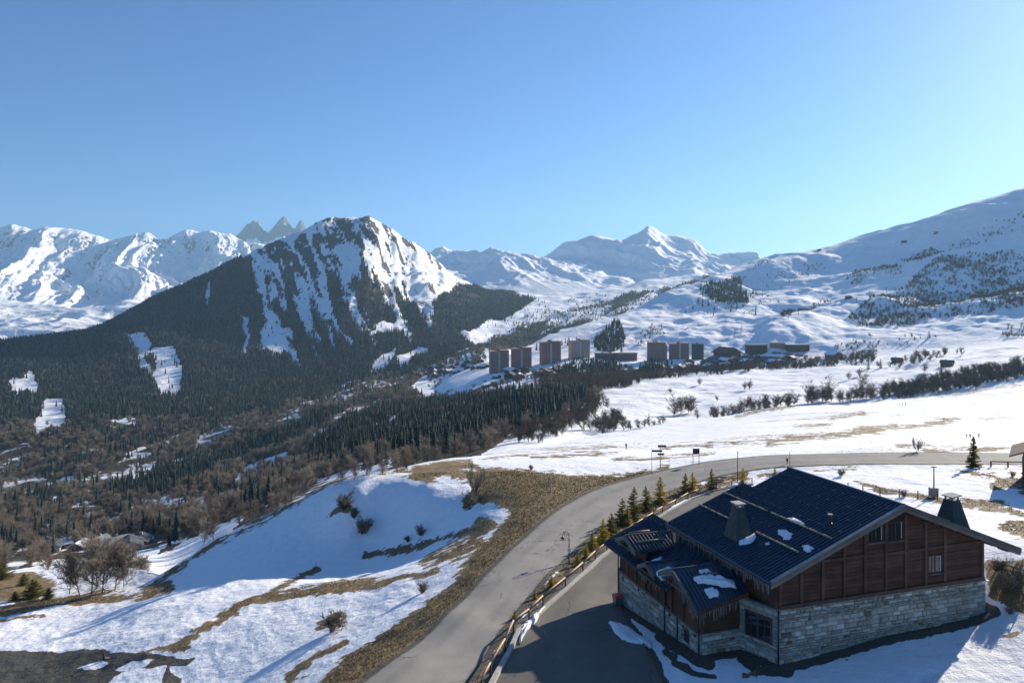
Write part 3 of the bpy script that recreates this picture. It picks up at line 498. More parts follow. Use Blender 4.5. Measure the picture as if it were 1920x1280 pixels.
# --- woods: polygons given in the picture, tested on each land point
F_CON = [[(-520, 620), (0, 640), (170, 622), (330, 538), (440, 487), (470, 500), (498, 560), (520, 500), (545, 530), (572, 600), (600, 560), (625, 600), (650, 590), (690, 580), (702, 612), (745, 640), (760, 622), (735, 545), (745, 525), (775, 580), (800, 604), (830, 562), (880, 540), (940, 550), (1000, 562), (960, 605), (900, 640), (850, 665), (800, 690), (700, 705), (600, 745), (400, 785), (0, 800), (-520, 820)]]
F_MIX = [[(-520, 800), (0, 800), (400, 785), (600, 745), (700, 705), (800, 690), (850, 665), (900, 645), (915, 672), (800, 700), (770, 722), (790, 748), (900, 742), (1010, 728), (1120, 745), (1080, 772), (960, 822), (900, 852), (800, 875), (740, 885), (640, 897), (540, 950), (420, 1005), (300, 1085), (240, 1092), (80, 1060), (-520, 1150)],
 [(880, 560), (960, 545), (1060, 590), (1150, 560), (1260, 540), (1380, 505), (1425, 498), (1300, 535), (1170, 588), (1080, 612), (1000, 640), (930, 665), (900, 645)]]
F_DARK = [[(560, 862), (640, 795), (760, 760), (900, 748), (1010, 752), (1108, 738), (1050, 778), (960, 808), (860, 848), (770, 856), (700, 846), (620, 868)], [(190, 925), (330, 872), (480, 832), (560, 800), (650, 765), (560, 832), (480, 852), (400, 884), (300, 935)], [(440, 700), (640, 690), (690, 690), (560, 730), (420, 760)]]
F_CLEAR = [[(288, 652), (325, 648), (339, 700), (331, 738), (300, 742), (287, 720)], [(238, 628), (272, 624), (287, 662), (272, 668), (288, 702), (272, 694), (254, 655)], [(494, 578), (520, 600), (530, 620), (549, 612), (549, 640), (556, 660), (574, 694), (555, 682), (530, 660), (520, 667), (489, 656), (487, 630), (500, 615)], [(455, 598), (471, 600), (465, 640), (452, 672), (447, 666), (458, 635)],
 [(698, 612), (720, 598), (752, 600), (772, 628), (755, 622), (700, 627)], [(692, 694), (718, 665), (748, 653), (742, 670), (715, 692)], [(748, 672), (790, 648), (808, 655), (780, 672), (752, 688)], [(433, 908), (470, 870), (546, 848), (542, 862), (482, 887), (448, 918)], [(248, 978), (300, 950), (334, 943), (347, 955), (282, 972)], [(338, 940), (382, 934), (392, 966), (365, 977), (370, 950)],
 [(70, 1050), (170, 1014), (290, 1008), (300, 1026), (160, 1046)], [(15, 710), (55, 692), (70, 700), (66, 735), (25, 735)], [(85, 745), (118, 745), (125, 800), (70, 820), (60, 805)], [(60, 1085), (150, 1040), (210, 1050), (160, 1085), (110, 1105)], [(235, 1078), (300, 1040), (400, 985), (470, 962), (420, 1005), (300, 1088)],
 [(600, 722), (700, 700), (640, 722)], [(76, 1046), (300, 1024), (300, 1046), (86, 1070)], [(855, 632), (930, 600), (1000, 590), (950, 620), (890, 650)], [(1060, 566), (1130, 548), (1140, 560), (1075, 585)], [(900, 610), (925, 596), (935, 604), (910, 622)], [(960, 595), (1010, 570), (1020, 580), (975, 605)], [(700, 800), (750, 780), (760, 790), (715, 812)], [(820, 790), (850, 778), (860, 788), (830, 800)]]
F_GUL = [([(545, 500), (560, 555), (590, 622), (596, 640)], 4), ([(598, 530), (618, 590), (642, 632), (658, 645)], 5), ([(612, 600), (626, 650)], 3), ([(478, 500), (492, 560)], 8), ([(510, 520), (520, 560), (500, 575)], 7), ([(395, 545), (385, 575)], 3), ([(640, 560), (680, 600)], 4)]
def wood(px, py, j=1.0):
    """0 open, else tree kind code density: conifer share, total density"""
    a = px + j * 9 * fbm(px / 22, py / 22, 3, 201); b = py + j * 5 * fbm(px / 22 + 9, py / 22, 3, 203)
    con = np.zeros(px.shape); den = np.zeros(px.shape); rx = px * .93 - py * .36; ry = py * .93 + px * .36; bnd = fbm(rx / 70, ry / 16, 4, 221); bn2 = fbm(rx / 90 + 4, ry / 24, 4, 225)
    for p in F_MIX: q = inpoly(a, b, p); den[q] = .8; con[q] = .12
    den = den * (.12 + .88 * sstep(-.3, .12, bnd)); con = np.where((den > 0) & (bn2 > .38), .8, con)
    for p in F_DARK: q = inpoly(a, b, p); den[q] = 1; con[q] = .9
    for p in F_CON: q = inpoly(a, b, p); den[q] = 1; con[q] = .88
    z3 = inpoly(px, py, [(470, 492), (560, 470), (640, 475), (720, 500), (800, 560), (835, 600), (770, 645), (700, 650), (640, 668), (560, 668), (490, 605)]); tq = px - .36 * (py - 480); nz = fbm(tq / 15, py / 110, 4, 231); th_ = np.interp(py, [470, 520, 590, 640], [.75, .22, -.12, -.5])
    den = np.where(z3, np.clip((nz - th_) * 6, 0, 1), den); con = np.where(z3, .92, con)
    for p in F_CLEAR: q = inpoly(a, b, p); den[q] = 0.015
    for p, h in F_GUL: den[dline(a, b, p) < h] = 0.0
    return con, den
vcon, vden = wood(vpx, vpy)
rockz = [(545, 452), (600, 440), (650, 425), (690, 412), (730, 430), (775, 465), (800, 490), (790, 505), (740, 480), (690, 465), (640, 470), (600, 490), (560, 500), (520, 490), (500, 470)]
nz2 = fbm((vpx - .5 * (vpy - 412)) / 6, vpy / 34, 5, 235); nz3 = fbm(vpx / 40, vpy / 30, 3, 236)
rb = np.interp(vpy, [405, 440, 480, 530, 600, 680], [.22, .12, -.12, -.36, -.55, -1.0]) - .5 * sstep(650, 560, vpx) * sstep(470, 440, vpy) + .25 * nz3 + .3 * sstep(470, 500, vpx) * sstep(650, 590, vpx) * sstep(440, 465, vpy)
vrock = np.where((on3 > .25) & (vpx > 440) & (vpx < 860) & (vt[:, None] < 10.2), rb + 1.15 * nz2, -1.2)
vfl = np.where(vden > .3, -.05 + .7 * (vden - .3) / .7 + .25 * vcon, -1.0) - 0.9 * (vden == 0) * 0
vfl = np.where(inpoly(vpx, vpy, F_MIX[0]) & (vden <= .3) & (vden > .03), .12 + .5 * fbm(VX / 60, VD / 60, 3, 241), vfl)
vfl = np.maximum(vfl, np.where(inpoly(vpx, vpy, F_CLEAR[10]), .35, -1)); vfl = np.maximum(vfl, np.where((vpx > 960) & (vt[:, None] < 2.6), -.28, -1))
vst = fbm((VX + .3 * VD) / 80, (VD - .2 * VX) / 14, 5, 311); vfl = np.where((vden < .3) & (vpx > 940) & (vt[:, None] < 6.5), np.maximum(vfl, np.clip(-.8 + 1.3 * vst, -1, .1)), vfl)
land('valley', VX, VD, VZ, vrock, vfl)
H_BARE = [([(1588, 612), (1650, 575), (1700, 545), (1760, 505), (1920, 486), (2300, 400), (2300, 560), (1920, 592), (1760, 602), (1680, 622), (1620, 622)], .75), ([(1590, 532), (1620, 515), (1680, 500), (1690, 525), (1640, 527), (1600, 541)], .5), ([(1690, 492), (1745, 462), (1780, 480), (1720, 512)], .5), ([(1780, 462), (1850, 422), (1920, 398), (1920, 432), (1860, 452), (1800, 472)], .2), ([(1458, 622), (1500, 600), (1522, 606), (1480, 627)], .7),
 ([(1500, 600), (1560, 560), (1570, 566), (1520, 606)], .12), ([(1560, 690), (1560, 655), (1640, 645), (1760, 640), (1760, 670), (1640, 690)], .3), ([(1780, 668), (1850, 642), (1920, 608), (2300, 560), (2300, 640), (1920, 645), (1850, 672)], .5), ([(1400, 555), (1480, 540), (1560, 500), (1500, 500), (1420, 525)], .05), ([(1180, 640), (1230, 620), (1250, 640), (1200, 655)], .25), ([(1340, 600), (1440, 560), (1460, 580), (1380, 610)], .06), ([(1300, 560), (1440, 500), (1440, 506), (1310, 575)], .2)]
H_CON = [([(1312, 566), (1350, 540), (1390, 528), (1397, 570), (1402, 590), (1340, 582)], 1.0), ([(1108, 648), (1150, 610), (1172, 640), (1168, 662), (1120, 664)], .9), ([(1270, 600), (1330, 570), (1430, 560), (1420, 600), (1350, 610)], .05), ([(1000, 655), (1080, 640), (1090, 650), (1010, 668)], .1)]
land('hillside', HX, HD, HZ, np.clip(-1.0 + .25 * (fbm(HX / 120, HD / 120, 4, 141)), -1.2, -.6), -.9)
psl = slope(PX, PD, PZ); land('snow_mountain', PX, PD, PZ, np.clip((psl - 1.1) * 1.0, -1.2, 0) - .42, np.where(pt[:, None] < 2.2, -.35, -1.2))
lsl = slope(LX, LD, LZ); land('far_mountain', LX, LD, LZ, np.clip((lsl - 1.05) * 1.1, -1.2, .1) - .25 + .42 * sstep(5.6, 6.9, lt)[:, None] + .6 * fbm((LX + .5 * LD + wl) / 110, LD / 700, 4, 139), np.where(lt[:, None] < 3.2, -.12, -1.2))
land('rock_spires_mountain', SX, SD, SZ, np.where(st[:, None] > 2.7, .45, -.5) + .45 * ridged(SX / 130, SD / 300, 4, 137), -1.2)

# where a picture point meets the land (near to far)
def hit(px, py):
    best = None
    for (X, D, Z, q) in ((NX, ND, NZ, npx), (VX, VD, VZ, vq), (HX, HD, HZ, hq), (PX, PD, PZ, pq)):
        if px < q[0] or px > q[-1]: continue
        k = int(np.clip(round((px - q[0]) / (q[1] - q[0])), 0, len(q) - 1)); d = D[:, k]; z = Z[:, k]; y = HY - F * (z - CH) / d
        n_ = NR - 14 if X is NX else len(d)
        i = np.nonzero(y[:n_] <= py)[0]
        if len(i) == 0 or i[0] == 0: continue
        i = i[0]; t = (y[i - 1] - py) / (y[i - 1] - y[i] + 1e-9); dd_ = d[i - 1] + (d[i] - d[i - 1]) * t; zz = z[i - 1] + (z[i] - z[i - 1]) * t
        if best is None or dd_ < best[1]: best = ((px - 960) / F * dd_, dd_, zz)
    return best
def gz(x, y):
    """height of the near ground mesh"""
    px = 960 + F * x / y; k = (px - npx[0]) / (npx[1] - npx[0]); k0 = int(np.clip(math.floor(k), 0, NC - 2)); r = 0
    for kk, wgt in ((k0, 1 - (k - k0)), (k0 + 1, k - k0)): r += wgt * float(np.interp(y, ND[:, kk], NZ[:, kk]))
    return r
# ------------------------------------------------------------------ trees
def tubes_np(segs, sides=3):
    """segs: list of (p0, p1, r0, r1) -> verts, quad faces"""
    P0 = np.array([s[0] for s in segs], float); P1 = np.array([s[1] for s in segs], float); r0 = np.array([s[2] for s in segs]); r1 = np.array([s[3] for s in segs])
    d = P1 - P0; d /= np.linalg.norm(d, axis=1)[:, None] + 1e-9; ref = np.where(np.abs(d[:, 2:3]) > .9, [[1, 0, 0]], [[0, 0, 1]]); u = np.cross(d, ref); u /= np.linalg.norm(u, axis=1)[:, None] + 1e-9; v = np.cross(d, u)
    a = np.arange(sides) * 2 * np.pi / sides; ring = u[:, None] * np.cos(a)[None, :, None] + v[:, None] * np.sin(a)[None, :, None]
    V = np.concatenate([P0[:, None] + ring * r0[:, None, None], P1[:, None] + ring * r1[:, None, None]], 1).reshape(-1, 3)
    i = np.arange(sides); j = (i + 1) % sides; f = np.stack([i, j, j + sides, i + sides], 1); Fc = (f[None] + (np.arange(len(segs)) * 2 * sides)[:, None, None]).reshape(-1, 4); return V, Fc
def grow(rs, h, levels, kids, spread, trunk=0.35, r=None, lean=0.1, upw=0.35):
    segs = []
    def br(p, d, L, rad, lv):
        n = 3 if lv == 0 else 2; q = p
        for k in range(n):
            d2 = d + Vector((rs.gauss(0, .12), rs.gauss(0, .12), rs.gauss(0, .06) + upw * .12)); d2.normalize(); q2 = q + d2 * (L / n); f0 = 1 - .55 * k / n; f1 = 1 - .55 * (k + 1) / n
            segs.append((tuple(q), tuple(q2), rad * f0, rad * f1, lv))
            if lv < levels:
                for c in range(kids[lv]):
                    if lv == 0 and (k + 1) / n < trunk: continue
                    t = rs.random(); ax = Vector((rs.gauss(0, 1), rs.gauss(0, 1), rs.gauss(0, .5))).normalized(); nd = (d2 + ax * spread + Vector((0, 0, upw))).normalized()
                    br(q.lerp(q2, t), nd, L * rs.uniform(.42, .68), rad * f1 * rs.uniform(.45, .65), lv + 1)
            q, d = q2, d2
    br(Vector((0, 0, 0)), Vector((rs.gauss(0, lean), rs.gauss(0, lean), 1)).normalized(), h * .78, r or h * .017, 0); return segs
def bare_mesh(name, seed, h, levels=3, kids=(4, 3, 3), spread=.8, mats=None, minr=0.02, trunk=.3, r=None, stems=1, sides=3, upw=.35):
    rs = random.Random(seed); segs = []
    for k in range(stems):
        s = grow(rs, h * (1 if stems == 1 else rs.uniform(.6, 1)), levels, kids, spread, trunk, r, .1 if stems == 1 else .5, upw)
        ox, oy = (0, 0) if stems == 1 else (rs.gauss(0, h * .07), rs.gauss(0, h * .07))
        segs += [((a[0] + ox, a[1] + oy, a[2]), (b[0] + ox, b[1] + oy, b[2]), q, w_, lv) for a, b, q, w_, lv in s]
    segs = [(a, b, max(q, minr), max(w_, minr * .7), lv) for a, b, q, w_, lv in segs]
    V, Fc = tubes_np(segs, sides); lv = np.repeat([0 if s[4] < 2 else 1 for s in segs], sides); return mesh_np(name, V, Fc, mats=mats, midx=lv)
def conifer_far(name, seed, mat):
    rs = random.Random(seed); V = []; Fc = []; n = 7; T = 7
    for t in range(T):
        z1 = .10 + .90 * (t + 1.35) / (T + .35); z0 = .08 + .84 * t / T; rad = .175 * (1 - t / T) ** .85 + .012; b = len(V); V.append((0, 0, min(z1, 1)))
        for k in range(2 * n):
            a = math.pi * k / n + t * .7 + rs.uniform(-.12, .12); rr = rad * (rs.uniform(.8, 1.15) if k % 2 == 0 else rs.uniform(.45, .6)); V.append((rr * math.cos(a), rr * math.sin(a), z0 + rs.uniform(-.02, .02) + (.03 if k % 2 else 0)))
        for k in range(2 * n): Fc.append((b, b + 1 + k, b + 1 + (k + 1) % (2 * n)))
    return mesh_np(name, np.array(V), np.array(Fc), mat)
def spruce_mesh(name, seed, h, wid, mats, dens=1.0):
    """young spruce: trunk and drooping branches set with needle blades"""
    rs = random.Random(seed); segs = [((0, 0, -.05), (0, 0, h * .97), h * .018, .006)]; TV = []; TF = []
    L = int(15 * dens + 4); 
    for i in range(L):
        t = i / (L - 1); z = h * (.05 + .90 * t); ln = wid * (1 - t) ** .8 * rs.uniform(.85, 1.1) + .05 * h * .3
        for k in range(int(7 - 3 * t)):
            a = rs.uniform(0, 6.283); l = ln * rs.uniform(.65, 1.08); dz = l * rs.uniform(-.28, .05) + t * l * .6; p0 = Vector((0, 0, z)); p1 = Vector((l * math.cos(a), l * math.sin(a), z + dz)); segs.append((tuple(p0), tuple(p1), .005, .002))
            d = (p1 - p0); side = Vector((-math.sin(a), math.cos(a), 0)); m_ = int(5 + 9 * l / wid)
            for q in range(m_):
                s_ = (q + .6) / m_; c = p0 + d * s_; bl = (.18 + .26 * (1 - s_)) * l + .012
                for sg in (-1, 1):
                    e = c + side * (sg * bl * rs.uniform(.6, 1)) + d * (.32 * bl / (d.length + 1e-6)) + Vector((0, 0, rs.uniform(-.02, .012))); wv_ = d.normalized() * (.013 * rs.uniform(.7, 1.4)) + Vector((0, 0, rs.uniform(-.008, .008)))
                    b = len(TV); TV += [tuple(c - wv_), tuple(c + wv_), tuple(e)]; TF.append((b, b + 1, b + 2))
                b = len(TV); up = Vector((rs.uniform(-.01, .01), rs.uniform(-.01, .01), .03 * rs.uniform(.5, 1.3))); TV += [tuple(c - d.normalized() * .015), tuple(c + d.normalized() * .02), tuple(c + up)]; TF.append((b, b + 1, b + 2))
    V, Fc = tubes_np(segs, 4); tri = np.concatenate([Fc[:, [0, 1, 2]], Fc[:, [0, 2, 3]]])
    return mesh_np(name + '_trunk', V, tri, mats[0]), mesh_np(name + '_crown', np.array(TV), np.array(TF), mats[1])
def scatter(name, P, S, kinds, protos, **k):
    """one object whose points carry instances of the given meshes (geometry nodes)"""
    me = bpy.data.meshes.new(name); me.vertices.add(len(P)); me.vertices.foreach_set('co', np.ascontiguousarray(P, np.float32).ravel())
    attr(me, 'sc', S); attr(me, 'rz', rng.uniform(0, 6.28, len(P))); a = me.attributes.new('pk', 'INT', 'POINT'); a.data.foreach_set('value', np.asarray(kinds, np.int32))
    o = setp(link(name, me), **k); ng = bpy.data.node_groups.new(name, 'GeometryNodeTree'); ng.interface.new_socket('Geometry', in_out='INPUT', socket_type='NodeSocketGeometry'); ng.interface.new_socket('Geometry', in_out='OUTPUT', socket_type='NodeSocketGeometry')
    N = ng.nodes.new; L = ng.links.new; gi = N('NodeGroupInput'); go = N('NodeGroupOutput'); io = N('GeometryNodeInstanceOnPoints'); jn = N('GeometryNodeJoinGeometry')
    for i in reversed(range(len(protos))):
        po = bpy.data.objects.new(name + '_pattern', protos[i]); oi = N('GeometryNodeObjectInfo'); oi.inputs['Object'].default_value = po; oi.transform_space = 'ORIGINAL'; g2 = N('GeometryNodeGeometryToInstance'); L(oi.outputs['Geometry'], g2.inputs[0]); L(g2.outputs[0], jn.inputs[0])
    def at(nm, ty):
        n_ = N('GeometryNodeInputNamedAttribute'); n_.data_type = ty; n_.inputs['Name'].default_value = nm; return n_.outputs['Attribute']
    cx = N('ShaderNodeCombineXYZ'); L(at('rz', 'FLOAT'), cx.inputs[2]); L(gi.outputs[0], io.inputs['Points']); L(jn.outputs[0], io.inputs['Instance']); io.inputs['Pick Instance'].default_value = True; L(at('pk', 'INT'), io.inputs['Instance Index']); L(cx.outputs[0], io.inputs['Rotation']); L(at('sc', 'FLOAT'), io.inputs['Scale']); L(io.outputs[0], go.inputs[0])
    md = o.modifiers.new('scatter', 'NODES'); md.node_group = ng; return o
def sample(X, D, Z, dens, per):
    """random points on a land grid, dens per cell (0..1), per = square metres per tree"""
    ax = np.stack([X[:-1, 1:] - X[:-1, :-1], D[:-1, 1:] - D[:-1, :-1]], -1); ay = np.stack([X[1:, :-1] - X[:-1, :-1], D[1:, :-1] - D[:-1, :-1]], -1)
    ar = np.abs(ax[..., 0] * ay[..., 1] - ax[..., 1] * ay[..., 0]); lam = ar * dens[:-1, :-1] / per; n = rng.poisson(lam); r, c = np.nonzero(n); rep = n[r, c]; r = np.repeat(r, rep); c = np.repeat(c, rep); u = rng.random(len(r)); v = rng.random(len(r))
    def L(A): return (A[r, c] * (1 - u) + A[r, c + 1] * u) * (1 - v) + (A[r + 1, c] * (1 - u) + A[r + 1, c + 1] * u) * v
    return np.stack([L(X), L(D), L(Z)], 1)
CON = [conifer_far('forest_conifer', 300 + i, M['needles_far']) for i in range(4)]
LAR = [conifer_far('forest_larch', 340 + i, M['larch']) for i in range(2)]
BARE = [bare_mesh('forest_bare_tree', 320 + i, 1.0, 3, (5, 5, 4), 1.0, [M['bark'], M['twig']], 0.0042, .2, .018, upw=.18) for i in range(4)]
vis = (vt < 10.25)[:, None] & (vt > .35)[:, None]
P = sample(VX, VD, VZ, vden * vcon * vis, 40); keep = P[:, 1] > 330; P = P[keep]; kk = rng.integers(0, 4, len(P)); lar = rng.random(len(P)) < (.05 + .22 * (fbm(P[:, 0] / 260, P[:, 1] / 260, 3, 401) > .2)) * (P[:, 1] > 1300); kk[lar] = 4 + rng.integers(0, 2, lar.sum())
scatter('conifer_forest', P, (7 + 11 * rng.random(len(P)) ** .8) * np.where(lar, .85, 1), kk, CON + LAR, label='dark conifer forest covering the valley sides and the mountain foot', cat='forest', kind='stuff'); print('conifers', len(P))
nearish = np.where(VD < 420, .5, 1.0)
clump = sstep(-.55, .25, fbm(VX / 60, VD / 60, 3, 405))
P = sample(VX, VD, VZ, vden * (1 - vcon) * vis * nearish * (.25 + .75 * clump), 36); P = P[P[:, 1] > 168]
scatter('bare_woodland', P, rng.uniform(5, 10.5, len(P)) * np.where(P[:, 1] < 330, .72, 1), rng.integers(0, 4, len(P)), BARE, label='leafless brown woodland in the valley below the snowy slope', cat='woodland', kind='stuff'); print('bare', len(P))
V_BARE = [([(1640, 747), (1700, 722), (1780, 702), (1920, 682), (2300, 640), (2300, 690), (1920, 710), (1780, 738), (1680, 752)], .8), ([(960, 827), (1050, 782), (1130, 747), (1142, 762), (1100, 794), (1010, 834)], .5), ([(1085, 808), (1150, 788), (1185, 802), (1120, 820)], .5), ([(1205, 718), (1300, 706), (1480, 692), (1480, 680), (1330, 690), (1205, 702)], .55), ([(1000, 706), (1060, 690), (1160, 690), (1210, 700), (1200, 722), (1100, 742), (1000, 730)], .6), ([(1380, 692), (1500, 668), (1640, 655), (1640, 682), (1480, 694)], .3), ([(1640, 690), (1760, 662), (1800, 668), (1700, 692)], .12), ([(770, 702), (920, 690), (1010, 700), (1000, 712), (800, 724)], .12), ([(1280, 785), (1400, 775), (1480, 766), (1480, 772), (1330, 790)], .25), ([(800, 740), (900, 725), (1000, 712), (1010, 716), (900, 733), (810, 748)], .2)]
V_CON = [([(1020, 692), (1060, 676), (1150, 680), (1162, 702), (1060, 707)], .9), ([(1190, 700), (1240, 672), (1260, 690), (1220, 712)], .5), ([(1330, 700), (1420, 684), (1430, 690), (1340, 706)], .1)]
def polyd(px, py, L, s=0):
    a = px + 7 * fbm(px / 15, py / 15, 3, 211 + s); b = py + 3.5 * fbm(px / 15 + 5, py / 15, 3, 213 + s); r = np.zeros(px.shape)
    for p, d in L: r = np.maximum(r, inpoly(a, b, p) * d)
    return r
vb2 = polyd(vpx, vpy, V_BARE) * (vden < .3) * (vt < 6.6)[:, None]; vc2 = polyd(vpx, vpy, V_CON, 3) * (vt < 6.6)[:, None]; hb2 = polyd(hpx, hpy, H_BARE, 5) * ((ht > .9) & (ht < 4.1))[:, None]; hc2 = polyd(hpx, hpy, H_CON, 9) * ((ht > .9) & (ht < 4.1))[:, None]
hb2 = hb2 * (.25 + .75 * sstep(-.3, .3, fbm(HX / 40, HD / 40, 3, 411)))
P1 = sample(VX, VD, VZ, vb2, 38); P2 = sample(HX, HD, HZ, hb2, 30); S_ = np.r_[rng.uniform(5, 10, len(P1)), rng.uniform(3.5, 8, len(P2))]; P = np.r_[P1, P2]
BARED = [bare_mesh('hill_bare_tree', 360 + i, 1.0, 3, (4, 4, 3), 1.0, [M['twig_dark'], M['twig_dark']], 0.0055, .1, .02, upw=.15) for i in range(3)]
scatter('hillside_scrub', P, S_, rng.integers(0, 3, len(P)), BARED, label='dark leafless scrub scattered over the snowy hillside and resort gullies', cat='scrub', kind='stuff'); print('scrub', len(P))
P1 = sample(VX, VD, VZ, vc2, 40); P2 = sample(HX, HD, HZ, hc2, 60); P = np.r_[P1, P2]
scatter('resort_conifers', P, rng.uniform(11, 20, len(P)), rng.integers(0, 4, len(P)), CON, label='small dense conifer stands beside and above the resort towers', cat='conifers', kind='stuff'); print('resort conifers', len(P))
# scattered single conifers on the pale hills behind the crest
# dry grass tufts on the road bank
gm_ = np.clip(grass - .15, 0, 1) * (ND < 130) * (ND > 45) * (hard < .05) * (gravel < 0); P = sample(NX, ND, NZ, gm_, .045); rs = random.Random(5)
tv = []; tf = []
for k in range(9):
    a = rs.uniform(0, 6.28); r_ = rs.uniform(.0, .25); b = len(tv); hh = rs.uniform(.5, 1); lx, ly = rs.gauss(0, .4), rs.gauss(0, .4); x, y = r_ * math.cos(a), r_ * math.sin(a); tv += [(x - .06, y, -.1), (x + .06, y + .04, -.1), (x + lx, y + ly, hh)]; tf.append((b, b + 1, b + 2))
tm = mesh_np('grass_tuft', np.array(tv), np.array(tf), M['tuft'])
scatter('dry_grass', P, rng.uniform(.07, .24, len(P)), np.zeros(len(P)), [tm], label='dry yellow grass tufts on the bank beside the bend', cat='grass', kind='stuff'); print('tufts', len(P))

def tree_thing(name, loc, rz, s, parts, label, cat, group=None):
    e = empty(name, loc, rz, label=label, cat=cat, group=group); e.scale = (s, s, s)
    for pn, md in parts: link(pn, md, e)
    return e
def split_bare(name, seed, h, **k):
    """bare tree as two meshes: trunk with main limbs, and crown of twigs"""
    mats = k.pop('mats'); me = bare_mesh(name, seed, h, mats=mats, **k); nV = len(me.vertices); V = np.empty(nV * 3, np.float32); me.vertices.foreach_get('co', V); V = V.reshape(-1, 3); n = len(me.polygons); Fc = np.empty(n * 4, np.int32); me.loops.foreach_get('vertex_index', Fc); Fc = Fc.reshape(-1, 4); mi = np.empty(n, np.int32); me.polygons.foreach_get('material_index', mi)
    return [('trunk', mesh_np(name + '_trunk', V, Fc[mi == 0], mats[0])), ('crown', mesh_np(name + '_crown', V, Fc[mi == 1], mats[1]))]
# young spruces between road and drive: (x, foot row, top row, yellow?)
SP = [spruce_mesh('spruce', 500 + i, 1.0, .35, (M['bark'], M['needles']), 1.0) for i in range(3)] + [spruce_mesh('spruce_y', 510 + i, 1.0, .40, (M['bark'], M['needles_y']), 1.0) for i in range(3)]
spr = [(1238, 942, 892, 3, 'fullest yellowish young spruce nearest the railing bend by the road'), (1211, 958, 910, 0, 'slim green young spruce left of the fullest yellowish one'), (1189, 972, 912, 1, 'tallest green young spruce in the roadside row'), (1177, 984, 948, 4, 'low golden spruce in front of the tallest green one'), (1167, 984, 932, 2, 'green spruce behind the low golden one in the roadside row'), (1146, 1003, 960, 0, 'green roadside spruce left of the annex roof corner'), (1131, 1018, 972, 3, 'yellow-green roadside spruce touching the annex roof corner'), (1111, 1030, 995, 4, 'short golden roadside spruce above the railing end'), (1099, 1046, 1018, 5, 'small golden spruce just right of the curled street lamp'), (1083, 1060, 1032, 3, 'low golden spruce at the foot of the curled street lamp'),
 (1034, 1100, 1075, 5, 'lone golden sapling beside the lower railing'), (1003, 1122, 1103, 4, 'tiny golden sapling further down beside the lower railing'), (1285, 924, 886, 1, 'left one of the paired spruces at the upper railing'), (1299, 922, 884, 5, 'right one of the paired spruces at the upper railing'), (1334, 919, 877, 2, 'spruce standing in front of the wooden finger signs'), (1393, 906, 876, 3, 'small spruce beside the lamp post behind the roof corner'), (1453, 890, 874, 4, 'tiny sapling at the road edge above the roof'), (965, 1160, 1142, 3, 'tiny yellow sapling at the railing corner')]
for x, yb, yt, k, lab in spr:
    p = hit(x, yb); hgt = (yb - yt) / F * p[1]; tree_thing('young_spruce', p, random.uniform(0, 6), hgt, [('trunk', SP[k][0]), ('crown', SP[k][1])], lab, 'spruce', 'young spruces along the road')
big = spruce_mesh('big_spruce', 533, 1.0, .24, (M['bark'], M['needles']), 1.7); p = hit(1825, 877); tree_thing('spruce_tree', p, 1, 60 / F * p[1], [('trunk', big[0]), ('crown', big[1])], 'tall dark spruce at the junction right of the road', 'spruce')
# leafless trees and bushes standing singly
BT = [split_bare('bare_tree', 600 + i, 1.0, levels=4, kids=(4, 3, 3, 2), spread=.95, mats=[M['bark'], M['twig']], minr=.003, trunk=.2, r=.016, upw=.2) for i in range(3)]
BB = [split_bare('bare_bush', 620 + i, 1.0, levels=3, kids=(3, 3, 3), spread=.8, mats=[M['twig_dark'], M['twig']], minr=.006, trunk=0, r=.014, stems=6, upw=.2) for i in range(3)]
BD = [split_bare('hedge_tree', 640 + i, 1.0, levels=3, kids=(5, 4, 4), spread=1.0, mats=[M['twig_dark'], M['twig_dark']], minr=.0042, trunk=.25, r=.018, upw=.12) for i in range(4)]
def stand(x, yb, hpx_, kit, name, label, cat, group=None, s=1.0):
    p = hit(x, yb); return tree_thing(name, (p[0], p[1], p[2] - .1), random.uniform(0, 6), hpx_ / F * p[1] * s, kit, label, cat, group)
bi = split_bare('birch', 660, 1.0, levels=4, kids=(4, 3, 3, 2), spread=.7, mats=[M['birch'], M['twig']], minr=.004, trunk=.2, r=.016)
stand(692, 893, 46, bi, 'birch_tree', 'pale-barked leafless birch on the brow above the shaded snow', 'tree')
for x, yb, h_, k, lab in [(718, 889, 38, 1, 'broad brown leafless tree just right of the pale birch'), (745, 886, 40, 2, 'broad brown leafless tree second right of the pale birch'), (765, 884, 28, 0, 'low brown leafless tree at the right end of the brow thicket'), (664, 900, 34, 0, 'thin brown leafless tree just left of the pale birch'), (640, 908, 28, 2, 'low brown leafless tree left of the birch on the brow')]:
    stand(x, yb, h_, BT[k], 'bare_tree', lab, 'tree', 'leafless trees on the brow')
for x, yb, h_, k, lab in [(150, 1118, 82, 0, 'leftmost tree of the tall leafless clump at lower left'), (172, 1114, 95, 1, 'tallest tree of the leafless clump at lower left'), (192, 1112, 86, 2, 'tree right of the tallest in the lower-left leafless clump'), (215, 1108, 78, 0, 'right-hand tree of the lower-left leafless clump'), (232, 1100, 60, 1, 'rightmost low tree of the lower-left leafless clump'), (130, 1112, 62, 2, 'small outer tree left of the lower-left leafless clump'), (182, 1100, 84, 1, 'rear tree in the middle of the lower-left leafless clump'), (400, 1012, 48, 0, 'rounded leafless tree on the snow edge above the shaded strip'), (382, 1020, 40, 2, 'smaller leafless tree left of the rounded one at the snow edge')]:
    stand(x, yb, h_, BT[k], 'bare_tree', lab, 'tree', 'leafless trees on the left slope')
